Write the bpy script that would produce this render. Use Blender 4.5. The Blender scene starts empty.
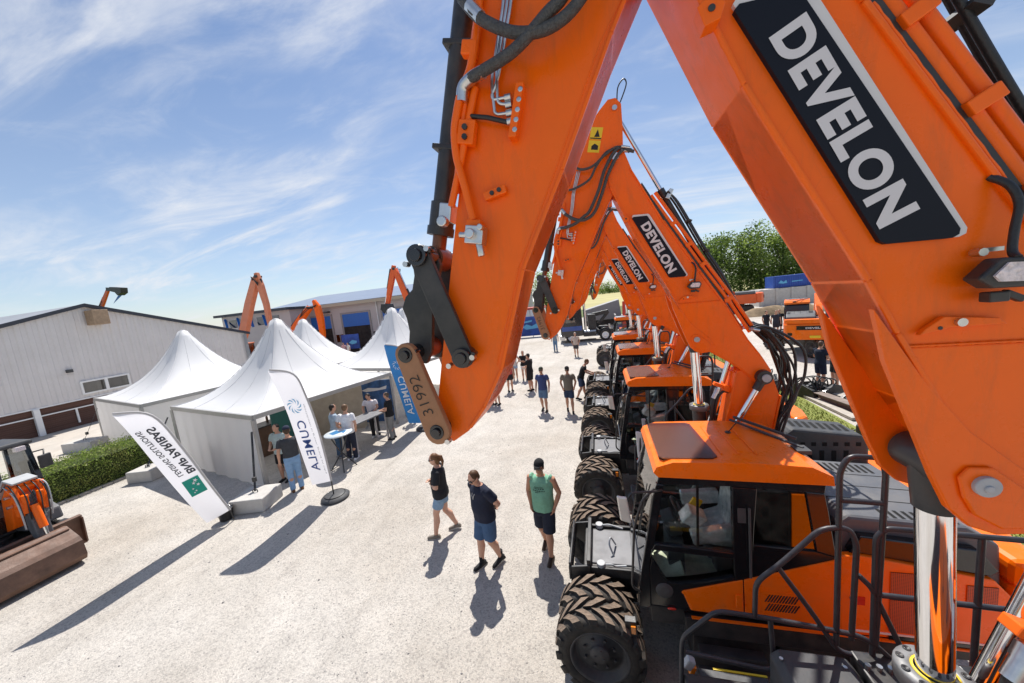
import bpy, bmesh, math, random
from mathutils import Vector, Matrix, noise
R = math.radians
random.seed(7)
scene = bpy.context.scene
col = scene.collection

# ------------------------------------------------------------------ helpers
class MB:
    def __init__(s): s.v=[]; s.f=[]; s.m=[]; s.s=[]
    def add(s, V, F, mi=0, smooth=False):
        b=len(s.v); s.v += [tuple(p) for p in V]
        for f in F: s.f.append([b+i for i in f]); s.m.append(mi); s.s.append(smooth)
        return s
    def box(s, x0,x1,y0,y1,z0,z1, mi=0):
        V=[(x,y,z) for x in (x0,x1) for y in (y0,y1) for z in (z0,z1)]
        return s.add(V,[(0,1,3,2),(4,6,7,5),(0,4,5,1),(2,3,7,6),(0,2,6,4),(1,5,7,3)],mi)
    def obox(s, c, size, rot=(0,0,0), mi=0):
        from mathutils import Euler
        M=Euler(rot).to_matrix(); c=Vector(c)
        V=[c+M@Vector((sx*size[0]/2,sy*size[1]/2,sz*size[2]/2)) for sx in(-1,1) for sy in(-1,1) for sz in(-1,1)]
        return s.add(V,[(0,1,3,2),(4,6,7,5),(0,4,5,1),(2,3,7,6),(0,2,6,4),(1,5,7,3)],mi)
    def beam(s, p0, p1, w, h, mi=0, up=(0,0,1)):
        p0=Vector(p0);p1=Vector(p1); d=(p1-p0).normalized(); u=Vector(up)
        if abs(d.dot(u))>.98: u=Vector((1,0,0))
        a=d.cross(u).normalized(); b=a.cross(d)
        V=[p+a*(i*w/2)+b*(j*h/2) for p in(p0,p1) for i in(-1,1) for j in(-1,1)]
        return s.add(V,[(0,1,3,2),(4,6,7,5),(0,4,5,1),(2,3,7,6),(0,2,6,4),(1,5,7,3)],mi)
    def prism(s, pts, axis, a0, a1, mi=0):
        n=len(pts)
        def P(p,a):
            return (p[0],a,p[1]) if axis=='y' else ((a,p[0],p[1]) if axis=='x' else (p[0],p[1],a))
        V=[P(p,a0) for p in pts]+[P(p,a1) for p in pts]
        F=[list(range(n))[::-1],[n+i for i in range(n)]]+[(i,(i+1)%n,n+(i+1)%n,n+i) for i in range(n)]
        return s.add(V,F,mi)
    def strip(s, path, th, y0, y1, mi=0, side=1):
        # a flange following an (x,z) path, thickness th to one side
        n=len(path); off=[]
        for i,p in enumerate(path):
            a=Vector(path[max(i-1,0)]); b=Vector(path[min(i+1,n-1)]); d=(b-a).normalized()
            off.append((p[0]-d.y*th*side, p[1]+d.x*th*side))
        for i in range(n-1):
            s.prism([path[i],path[i+1],off[i+1],off[i]],'y',y0,y1,mi)
        return s
    def tube(s, pts, r, n=10, mi=0, cap=True):
        pts=[Vector(p) for p in pts]; m=len(pts)
        rs=r if isinstance(r,(list,tuple)) else [r]*m
        V=[];up=None
        for i,p in enumerate(pts):
            t=(pts[min(i+1,m-1)]-pts[max(i-1,0)])
            t=t.normalized() if t.length>1e-9 else Vector((0,0,1))
            if up is None:
                up=Vector((0,0,1)) if abs(t.z)<.9 else Vector((1,0,0))
            a=up-t*up.dot(t)
            if a.length<1e-4: a=t.orthogonal()
            a.normalize(); b=t.cross(a); up=a
            V+=[p+(a*math.cos(2*math.pi*k/n)+b*math.sin(2*math.pi*k/n))*rs[i] for k in range(n)]
        F=[(i*n+k,i*n+(k+1)%n,(i+1)*n+(k+1)%n,(i+1)*n+k) for i in range(m-1) for k in range(n)]
        s.add(V,F,mi,True)
        if cap:
            b=len(s.v)-len(V)
            s.f.append([b+k for k in range(n)][::-1]); s.m.append(mi); s.s.append(False)
            s.f.append([b+(m-1)*n+k for k in range(n)]); s.m.append(mi); s.s.append(False)
        return s
    def cyl(s,p0,p1,r,r1=None,n=20,mi=0): return s.tube([p0,p1],[r,r if r1 is None else r1],n,mi)
    def lathe(s, prof, c, axis, n=24, mi=0, smooth=True):
        # prof: (radius, height) along axis
        c=Vector(c); A={'x':Vector((1,0,0)),'y':Vector((0,1,0)),'z':Vector((0,0,1))}[axis] if isinstance(axis,str) else Vector(axis).normalized()
        a=A.orthogonal().normalized(); b=A.cross(a); V=[]
        for r,h in prof: V+=[c+A*h+(a*math.cos(2*math.pi*k/n)+b*math.sin(2*math.pi*k/n))*r for k in range(n)]
        m=len(prof)
        F=[(i*n+k,i*n+(k+1)%n,(i+1)*n+(k+1)%n,(i+1)*n+k) for i in range(m-1) for k in range(n)]
        return s.add(V,F,mi,smooth)
    def ball(s,c,r,nu=12,nv=8,mi=0):
        c=Vector(c); r=(r,r,r) if not isinstance(r,(list,tuple)) else r; V=[c+Vector((0,0,-r[2]))]
        for j in range(1,nv):
            t=-math.pi/2+math.pi*j/nv
            V+=[c+Vector((r[0]*math.cos(t)*math.cos(2*math.pi*k/nu),r[1]*math.cos(t)*math.sin(2*math.pi*k/nu),r[2]*math.sin(t))) for k in range(nu)]
        V.append(c+Vector((0,0,r[2]))); F=[]
        for k in range(nu): F.append((0,1+(k+1)%nu,1+k)); F.append((len(V)-1,1+(nv-2)*nu+k,1+(nv-2)*nu+(k+1)%nu))
        for j in range(nv-2):
            for k in range(nu): F.append((1+j*nu+k,1+j*nu+(k+1)%nu,1+(j+1)*nu+(k+1)%nu,1+(j+1)*nu+k))
        return s.add(V,F,mi,True)
    def mesh(s,name,mats):
        me=bpy.data.meshes.new(name); me.from_pydata(s.v,[],s.f)
        if not isinstance(mats,(list,tuple)): mats=[mats]
        for m in mats: me.materials.append(m)
        me.polygons.foreach_set('material_index',s.m); me.polygons.foreach_set('use_smooth',s.s)
        bm=bmesh.new(); bm.from_mesh(me); bmesh.ops.recalc_face_normals(bm,faces=bm.faces)
        for e in bm.edges:
            lf=e.link_faces
            if len(lf)==2 and (lf[0].smooth!=lf[1].smooth): e.smooth=False
        bm.to_mesh(me); bm.free()
        return me
    def build(s,name,mats,parent=None,bevel=0,loc=None,seg=2):
        o=bpy.data.objects.new(name,s.mesh(name,mats)); col.objects.link(o)
        if parent: o.parent=parent
        if loc: o.location=loc
        if bevel:
            b=o.modifiers.new('Bevel','BEVEL'); b.width=bevel; b.segments=seg; b.limit_method='ANGLE'; b.angle_limit=R(40)
        return o

def tag(o,label=None,cat=None,group=None,kind=None):
    if label: o['label']=label
    if cat: o['category']=cat
    if group: o['group']=group
    if kind: o['kind']=kind
    return o
def thing(name,label,cat,loc=(0,0,0),rz=0,group=None):
    o=bpy.data.objects.new(name,None); col.objects.link(o); o.empty_display_size=.2
    o.location=loc; o.rotation_euler=(0,0,rz); return tag(o,label,cat,group)
KIDS={}
def kids(o): return [c for c in bpy.data.objects if c.parent==o]
def copy_tree(o,parent=None,skip=()):
    c=o.copy(); col.objects.link(c); c.parent=parent
    for ch in kids(o):
        if ch.name.split('.')[0] in skip: continue
        copy_tree(ch,c,skip)
    return c
def smooth_path(pts,n=6):
    P=[Vector(p) for p in pts]; out=[]
    for i in range(len(P)-1):
        p0=P[max(i-1,0)];p1=P[i];p2=P[i+1];p3=P[min(i+2,len(P)-1)]
        for k in range(n):
            t=k/n
            out.append(.5*((2*p1)+(p2-p0)*t+(2*p0-5*p1+4*p2-p3)*t*t+(3*p1-p0-3*p2+p3)*t**3))
    out.append(P[-1]); return out
def round_path(pts,r=.08,n=4):
    # polyline with rounded corners (bent tube)
    P=[Vector(p) for p in pts]; out=[P[0]]
    for i in range(1,len(P)-1):
        a=(P[i-1]-P[i]); b=(P[i+1]-P[i]); rr=min(r,a.length*.45,b.length*.45)
        s=P[i]+a.normalized()*rr; e=P[i]+b.normalized()*rr
        for k in range(n+1):
            t=k/n; out.append(s*(1-t)**2+P[i]*2*t*(1-t)+e*t*t)
    out.append(P[-1]); return out
def text_mb(s, L, h, origin, du, dv, mi=0, th=.003, bold=.02, mb=None, nrm=None, space=1):
    """lettering as real thin geometry: fits the word in L x h, from origin along du (reading) and dv (up)"""
    cu=bpy.data.curves.new('t','FONT'); cu.body=s; cu.size=1; cu.offset=bold; cu.space_character=space; cu.resolution_u=8; cu.extrude=0
    ob=bpy.data.objects.new('t',cu); col.objects.link(ob)
    dg=bpy.context.evaluated_depsgraph_get(); me=bpy.data.meshes.new_from_object(ob.evaluated_get(dg))
    bpy.data.objects.remove(ob)
    xs=[v.co.x for v in me.vertices]; ys=[v.co.y for v in me.vertices]
    x0,x1,y0,y1=min(xs),max(xs),min(ys),max(ys)
    o=Vector(origin);du=Vector(du).normalized();dv=Vector(dv).normalized(); N=Vector(nrm).normalized() if nrm else du.cross(dv)
    mb=mb or MB()
    V=[o+du*((v.co.x-x0)/(x1-x0)*L)+dv*((v.co.y-y0)/(y1-y0)*h)+N*th for v in me.vertices]
    mb.add(V,[list(p.vertices) for p in me.polygons],mi)
    bpy.data.meshes.remove(me); bpy.data.curves.remove(cu)
    return mb

# ------------------------------------------------------------------ materials
def mat(name,c,rough=.5,metal=0,var=.12,scale=6,bump=0,bscale=60,coat=0,spec=.5,trans=0,dust=0,dustc=(.45,.40,.33),alpha=1,emit=None,sheen=0):
    m=bpy.data.materials.new(name); m.use_nodes=True; nt=m.node_tree; N=nt.nodes; L=nt.links
    b=N['Principled BSDF']; b.inputs['Roughness'].default_value=rough; b.inputs['Metallic'].default_value=metal
    b.inputs['Coat Weight'].default_value=coat; b.inputs['Coat Roughness'].default_value=.08
    b.inputs['Specular IOR Level'].default_value=spec; b.inputs['Transmission Weight'].default_value=trans
    b.inputs['Alpha'].default_value=alpha
    b.inputs['Base Color'].default_value=(*c,1)
    tc=N.new('ShaderNodeTexCoord'); cs=None
    if var or dust:
        n=N.new('ShaderNodeTexNoise'); n.inputs['Scale'].default_value=scale; n.inputs['Detail'].default_value=6; n.inputs['Roughness'].default_value=.65
        L.new(tc.outputs['Object'],n.inputs['Vector'])
        r=N.new('ShaderNodeValToRGB'); r.color_ramp.elements[0].position=.3; r.color_ramp.elements[1].position=.7
        r.color_ramp.elements[0].color=(*[x*(1-var) for x in c],1); r.color_ramp.elements[1].color=(*[min(x*(1+var),1) for x in c],1)
        L.new(n.outputs['Fac'],r.inputs['Fac']); cs=r.outputs['Color']
        if dust:
            n2=N.new('ShaderNodeTexNoise'); n2.inputs['Scale'].default_value=scale*.6; n2.inputs['Detail'].default_value=9; n2.inputs['Roughness'].default_value=.7
            L.new(tc.outputs['Object'],n2.inputs['Vector'])
            r2=N.new('ShaderNodeMapRange'); r2.inputs[1].default_value=.42; r2.inputs[2].default_value=.75; r2.inputs[4].default_value=dust
            L.new(n2.outputs['Fac'],r2.inputs[0])
            mx=N.new('ShaderNodeMix'); mx.data_type='RGBA'; mx.inputs[7].default_value=(*dustc,1)
            L.new(r2.outputs[0],mx.inputs[0]); L.new(cs,mx.inputs[6]); cs=mx.outputs[2]
            rr=N.new('ShaderNodeMapRange'); rr.inputs[3].default_value=rough; rr.inputs[4].default_value=min(rough+.35,1); rr.inputs[2].default_value=max(dust,.01)
            L.new(r2.outputs[0],rr.inputs[0]); L.new(rr.outputs[0],b.inputs['Roughness'])
        L.new(cs,b.inputs['Base Color'])
    if bump:
        n3=N.new('ShaderNodeTexNoise'); n3.inputs['Scale'].default_value=bscale; n3.inputs['Detail'].default_value=4
        L.new(tc.outputs['Object'],n3.inputs['Vector'])
        bp=N.new('ShaderNodeBump'); bp.inputs['Strength'].default_value=bump; bp.inputs['Distance'].default_value=.02
        L.new(n3.outputs['Fac'],bp.inputs['Height']); L.new(bp.outputs['Normal'],b.inputs['Normal'])
    if emit:
        b.inputs['Emission Color'].default_value=(*emit[:3],1); b.inputs['Emission Strength'].default_value=emit[3]
    return m
def glass_mat(name,tint,refl=.10,rough=0):
    m=bpy.data.materials.new(name); m.use_nodes=True; nt=m.node_tree; N=nt.nodes; L=nt.links
    for n in list(N):
        if n.type=='BSDF_PRINCIPLED': N.remove(n)
    out=[n for n in N if n.type=='OUTPUT_MATERIAL'][0]
    t=N.new('ShaderNodeBsdfTransparent'); t.inputs[0].default_value=(*tint,1)
    g=N.new('ShaderNodeBsdfGlossy'); g.inputs['Roughness'].default_value=rough; g.inputs[0].default_value=(1,1,1,1)
    f=N.new('ShaderNodeFresnel'); f.inputs[0].default_value=1.5
    ad=N.new('ShaderNodeMath'); ad.operation='ADD'; ad.inputs[1].default_value=refl; ad.use_clamp=True
    L.new(f.outputs[0],ad.inputs[0])
    mx=N.new('ShaderNodeMixShader'); L.new(ad.outputs[0],mx.inputs[0]); L.new(t.outputs[0],mx.inputs[1]); L.new(g.outputs[0],mx.inputs[2])
    L.new(mx.outputs[0],out.inputs[0]); return m
M={}
OR=(.95,.140,.001)
M['orange']=mat('orange_paint',OR,.24,var=.05,scale=3,coat=.0,spec=.32,bump=.03,bscale=160,dust=.09,dustc=(.55,.20,.07))
M['orange2']=mat('orange_paint_body',(.95,.168,.001),.24,var=.06,scale=4,spec=.38,dust=.08,dustc=(.6,.34,.15))
M['orange_far']=mat('red_orange_paint',(.78,.12,.02),.4,var=.1,scale=2)
M['salmon']=mat('faded_orange_paint',(.68,.22,.11),.5,var=.1,scale=2)
M['black']=mat('black_paint',(.018,.018,.02),.38,var=.3,scale=8,dust=.12,coat=.1)
M['blackgloss']=mat('gloss_black_trim',(.012,.012,.014),.14,var=.1,coat=.3)
M['charcoal']=mat('charcoal_plastic',(.045,.047,.052),.5,var=.15,scale=10,bump=.05,dust=.1)
M['grey']=mat('grey_hood_paint',(.105,.108,.118),.42,var=.1,scale=5,dust=.12)
M['lgrey']=mat('pale_grey_plate',(.42,.43,.44),.5,var=.1,scale=8,dust=.15)
M['rubber']=mat('tyre_rubber',(.022,.021,.02),.75,var=.3,scale=10,bump=.1,dust=.35,dustc=(.2,.16,.12))
M['lug']=mat('dusty_tread_rubber',(.205,.15,.11),.9,var=.25,scale=25,bump=.2,dust=.3,dustc=(.08,.065,.05))
M['rim']=mat('dark_rim_steel',(.055,.056,.06),.45,var=.2,dust=.15)
M['chrome']=mat('chrome',(.82,.82,.83),.08,metal=1,var=0)
M['steel']=mat('bright_steel',(.62,.62,.62),.3,metal=1,var=.15,scale=20)
M['hose']=mat('hose_rubber',(.02,.02,.021),.42,var=.2,scale=30,bump=.15,bscale=150)
M['braid']=mat('hose_sleeve',(.06,.06,.06),.55,var=.4,scale=90,bump=.5,bscale=130)
def grime(m,c,amt,sc=(2.2,2.2,.5)):
    # worn streaks of dust and grease with a shape of their own
    nt=m.node_tree;N=nt.nodes;L=nt.links;b=N['Principled BSDF']; src=b.inputs['Base Color'].links[0].from_socket
    tc=N.new('ShaderNodeTexCoord'); mp=N.new('ShaderNodeMapping'); mp.inputs['Scale'].default_value=sc; mp.inputs['Rotation'].default_value=(0,R(24),0); L.new(tc.outputs['Object'],mp.inputs[0])
    n=N.new('ShaderNodeTexNoise'); n.inputs['Scale'].default_value=4.5; n.inputs['Detail'].default_value=10; n.inputs['Roughness'].default_value=.72; n.inputs['Distortion'].default_value=.4; L.new(mp.outputs[0],n.inputs['Vector'])
    r=N.new('ShaderNodeMapRange'); r.inputs[1].default_value=.50; r.inputs[2].default_value=.82; r.inputs[4].default_value=amt; L.new(n.outputs['Fac'],r.inputs[0])
    v=N.new('ShaderNodeTexVoronoi'); v.feature='DISTANCE_TO_EDGE'; v.inputs['Scale'].default_value=3.2; v.inputs['Randomness'].default_value=1
    mp2=N.new('ShaderNodeMapping'); mp2.inputs['Scale'].default_value=(1,1,.35); mp2.inputs['Rotation'].default_value=(0,R(-30),0); L.new(tc.outputs['Object'],mp2.inputs[0]); L.new(mp2.outputs[0],v.inputs['Vector'])
    r2=N.new('ShaderNodeMapRange'); r2.inputs[1].default_value=.004; r2.inputs[2].default_value=.0; r2.inputs[3].default_value=0; r2.inputs[4].default_value=amt*.5; L.new(v.outputs['Distance'],r2.inputs[0])
    ad=N.new('ShaderNodeMath'); ad.operation='MULTIPLY'; L.new(r2.outputs[0],ad.inputs[0]); L.new(n.outputs['Fac'],ad.inputs[1])
    mxx=N.new('ShaderNodeMath'); mxx.operation='MAXIMUM'; L.new(r.outputs[0],mxx.inputs[0]); L.new(ad.outputs[0],mxx.inputs[1])
    mx=N.new('ShaderNodeMix'); mx.data_type='RGBA'; mx.inputs[7].default_value=(*c,1); L.new(mxx.outputs[0],mx.inputs[0]); L.new(src,mx.inputs[6]); L.new(mx.outputs[2],b.inputs['Base Color'])
grime(M['orange'],(.30,.10,.035),.42); grime(M['orange2'],(.42,.22,.10),.35,(1,1,1))
M['tan']=mat('tan_steel_link',(.34,.155,.07),.55,var=.15,scale=9,bump=.1,dust=.12)
M['white']=mat('white_paint',(.8,.8,.8),.4,var=.04)
M['offwhite']=mat('grey_white_vinyl',(.66,.64,.63),.45,var=.03)
M['yellow']=mat('yellow_label',(.8,.55,.02),.5,var=.05)
M['skylight']=glass_mat('brown_tinted_skylight',(.34,.21,.16),-.01,.25)
M['glass']=glass_mat('cab_glass',(.93,.97,.96),.01)
M['glassdark']=glass_mat('tinted_glass',(.20,.22,.22),.10)
M['film']=mat('plastic_film',(.85,.93,.93),.10,var=.5,scale=9,bump=1.0,bscale=11,spec=1,coat=.6)
M['seat']=mat('seat_fabric',(.09,.09,.10),.8)
M['amber']=mat('amber_lens',(.8,.22,.01),.15,coat=.5)
M['red']=mat('red_lens',(.6,.03,.01),.2,coat=.5)
M['lamp']=mat('lamp_lens',(.75,.66,.66),.1,var=.3,scale=60,bump=.4,coat=.6)
M['mirror']=mat('mirror_housing',(.66,.64,.58),.25,metal=.3,var=.1)
M['rust']=mat('brown_bucket_steel',(.16,.085,.055),.55,var=.35,scale=4,bump=.15,dust=.4,dustc=(.07,.05,.045))
# ------------------------------------------------------------------ wheeled excavator (front of machine at -x, its left side at y = 0)
AUTO={'linkage_pin','pipe_clamp','pipe_bracket','pin_collar','bolt','filler_cap','hose_clip','post','body_block','brake_pipe','work_light','rear_lamp','foot','step','fitting','corner_post','marker_lamp','foot_rail','wall_lamp','downpipe','pin','hose_fitting'}
def islands(mb):
    n=len(mb.v); par=list(range(n))
    def find(a):
        while par[a]!=a: par[a]=par[par[a]]; a=par[a]
        return a
    for f in mb.f:
        r=find(f[0])
        for q in f[1:]: par[find(q)]=r
    box={}
    for i,v in enumerate(mb.v):
        r=find(i); b=box.setdefault(r,[list(v),list(v)])
        for k in range(3): b[0][k]=min(b[0][k],v[k]); b[1][k]=max(b[1][k],v[k])
    rs=list(box); grp={r:r for r in rs}
    def g(a):
        while grp[a]!=a: a=grp[a]
        return a
    for i,a in enumerate(rs):
        for b in rs[i+1:]:
            if all(box[a][0][k]<=box[b][1][k]+.004 and box[b][0][k]<=box[a][1][k]+.004 for k in range(3)): grp[g(b)]=g(a)
    out={}
    for i,v in enumerate(mb.v):
        out.setdefault(g(find(i)),([],{}))
        d=out[g(find(i))]; d[1][i]=len(d[0]); d[0].append(v)
    res=[]
    for key,(vs,mp) in out.items():
        m=MB(); m.v=vs
        for f,mi,s in zip(mb.f,mb.m,mb.s):
            if f[0] in mp: m.f.append([mp[q] for q in f]); m.m.append(mi); m.s.append(s)
        res.append(m)
    return res
def P(name,mb,mats,parent,bevel=0,label=None):
    if name in AUTO:
        for m in islands(mb): o=m.build(name,mats,parent,bevel)
        return o
    o=mb.build(name,mats,parent,bevel)
    if label: o['label']=label
    return o
def tyre_mesh():
    m=MB(); W=.15
    m.lathe([(.34,-W+.03),(.36,-W),(.44,-W-.012),(.49,-W+.012),(.505,-W+.05),(.505,W-.05),(.49,W-.012),(.44,W+.012),(.36,W),(.34,W-.03)],(0,0,0),'y',48,0)
    n=16
    def pt(th,y,r): return (r*math.sin(th),y,r*math.cos(th))
    for i in range(n):
        for sgn in (-1,1):
            th0=2*math.pi*(i+(.5 if sgn>0 else 0))/n
            # bar runs from centre to shoulder, swept back, and wraps the shoulder
            st=[(0.012*sgn,0.0,.545,.505),(.055*sgn,.13,.545,.505),(.10*sgn,.25,.543,.503),(.15*sgn,.33,.532,.49),(.166*sgn,.345,.485,.45)]
            hw=[.112,.110,.108,.115,.105]; V=[]
            for (y,dt,r1,r0),w in zip(st,hw):
                y0=y if abs(y)<.16 else y*.985
                V+=[pt(th0+dt-w,y0,r0),pt(th0+dt-w*.86,y,r1),pt(th0+dt+w*.86,y,r1),pt(th0+dt+w,y0,r0)]
            F=[]
            for k in range(len(st)-1):
                a=4*k;b=4*k+4
                F+=[(a,a+1,b+1,b),(a+1,a+2,b+2,b+1),(a+2,a+3,b+3,b+2)]
            F+=[(0,1,2,3),(16,17,18,19)]
            b=len(m.v); m.add(V,[f for f in F],0)
            for q in range(len(m.f)-len(F),len(m.f)):
                k=q-(len(m.f)-len(F))
                if k in (1,4,7): m.m[q]=1
    return m.mesh('tyre',[M['rubber'],M['lug']])
def rim_mesh():
    m=MB()
    m.lathe([(.345,-.13),(.36,-.145),(.35,-.15),(.325,-.135),(.31,-.06),(.27,-.045),(.25,-.07),(.12,-.07),(.12,-.10),(.11,-.115),(0.0,-.115)],(0,0,0),'y',32)
    m.lathe([(.345,.13),(.33,.12),(.31,.05),(.0,.05)],(0,0,0),'y',32)
    for k in range(8):
        a=2*math.pi*k/8; m.cyl((.19*math.sin(a),-.07,.19*math.cos(a)),(.19*math.sin(a),-.095,.19*math.cos(a)),.017,n=8)
    for k in range(3):
        a=2*math.pi*k/3+.4; m.cyl((.06*math.sin(a),-.115,.06*math.cos(a)),(.06*math.sin(a),-.122,.06*math.cos(a)),.014,n=8)
    return m.mesh('rim',M['rim'])
TY,RM=tyre_mesh(),rim_mesh()
def wheel(parent,x,y,flip=False,ang=0,turn=0):
    w=bpy.data.objects.new('wheel',TY); col.objects.link(w); w.parent=parent
    w.location=(x,y,.505); w.scale=(.935,1,.935); w.rotation_euler=(0,ang,(math.pi if flip else 0)+turn); w.name='wheel'
    r=bpy.data.objects.new('rim',RM); col.objects.link(r); r.parent=w
    return w
BOOM=[(.20,6.22),(.27,6.31),(.36,6.32),(.44,6.22),(.52,5.98),(.83,5.36),(1.23,4.67),(1.47,4.28),(1.72,3.80),(1.87,3.57),(1.96,3.40),(1.96,3.29),(1.90,3.22),(1.80,3.25),(1.63,3.43),(1.49,3.54),(1.34,3.64),(1.22,3.76),(1.14,3.93),(1.05,4.08),(.92,4.35),(.84,4.53),(.50,5.2),(.24,5.83)]
ARM=[(.18,6.76),(.29,6.86),(.38,6.86),(.44,6.78),(.44,6.5),(.42,6.05),(.29,5.78),(.12,5.48),(-.09,5.06),(-.28,4.71),(-.42,4.30),(-.52,4.13),(-.62,4.02),(-.70,3.97),(-.77,4.0),(-.785,4.06),(-.76,4.14),(-.70,4.38),(-.58,4.85),(-.46,5.3),(-.37,5.72),(-.32,6.05),(-.21,6.3),(-.05,6.5)]
LOWER=[(1.60,3.40),(1.80,3.47),(1.97,3.36),(2.05,3.08),(1.96,2.60),(1.80,1.75),(1.62,1.62),(1.44,1.75),(1.45,2.65)]
NF=1.31  # near face of the boom
def ring_path(c,r,n=16): return [(c[0]+r*math.cos(2*math.pi*k/n),c[1]+r*math.sin(2*math.pi*k/n)) for k in range(n)]
def decal_panel(t):
    # bevelled white backing, dark panel, lettering: real thin plates on the near side plate
    w=[(.478,5.440),(.492,5.458),(.668,5.446),(.685,5.432),(1.080,4.662),(1.078,4.646),(1.062,4.638),(.90,4.645)]
    d=[(.480,5.420),(.495,5.434),(.648,5.426),(.662,5.414),(1.062,4.662),(1.060,4.646),(1.045,4.637),(.885,4.642),(.868,4.652)]
    P('decal_backing',MB().prism(w,'y',NF-.004,NF+.02),M['offwhite'],t)
    P('decal_panel',MB().prism(d,'y',NF-.007,NF+.02),M['decal'],t)
    du=Vector((.29,0,-.62)).normalized(); dv=Vector((-du.z,0,du.x))
    o=Vector((.575,NF-.007,5.315))
    mb=text_mb('DEVELON',.69,.112,o-dv*.005,du,dv,th=.002,bold=.044,space=1.10)
    P('lettering',mb,M['letter'],t)
M['decal']=mat('black_decal',(.008,.010,.017),.5,var=.05,spec=.2)
M['letter']=mat('decal_lettering',(.66,.63,.63),.4,var=.03)
M['grille']=None
def grille_mat():
    m=bpy.data.materials.new('perforated_grille'); m.use_nodes=True; nt=m.node_tree;N=nt.nodes;L=nt.links;b=N['Principled BSDF']
    tc=N.new('ShaderNodeTexCoord'); v=N.new('ShaderNodeTexVoronoi'); v.inputs['Scale'].default_value=75; v.inputs['Randomness'].default_value=0
    L.new(tc.outputs['Object'],v.inputs['Vector'])
    r=N.new('ShaderNodeValToRGB'); r.color_ramp.elements[0].position=.42; r.color_ramp.elements[0].color=(.02,.008,.004,1); r.color_ramp.elements[1].position=.5; r.color_ramp.elements[1].color=(.55,.085,.007,1)
    L.new(v.outputs['Distance'],r.inputs['Fac']); L.new(r.outputs['Color'],b.inputs['Base Color']); b.inputs['Roughness'].default_value=.45
    return m
M['grille']=grille_mat()

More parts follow.
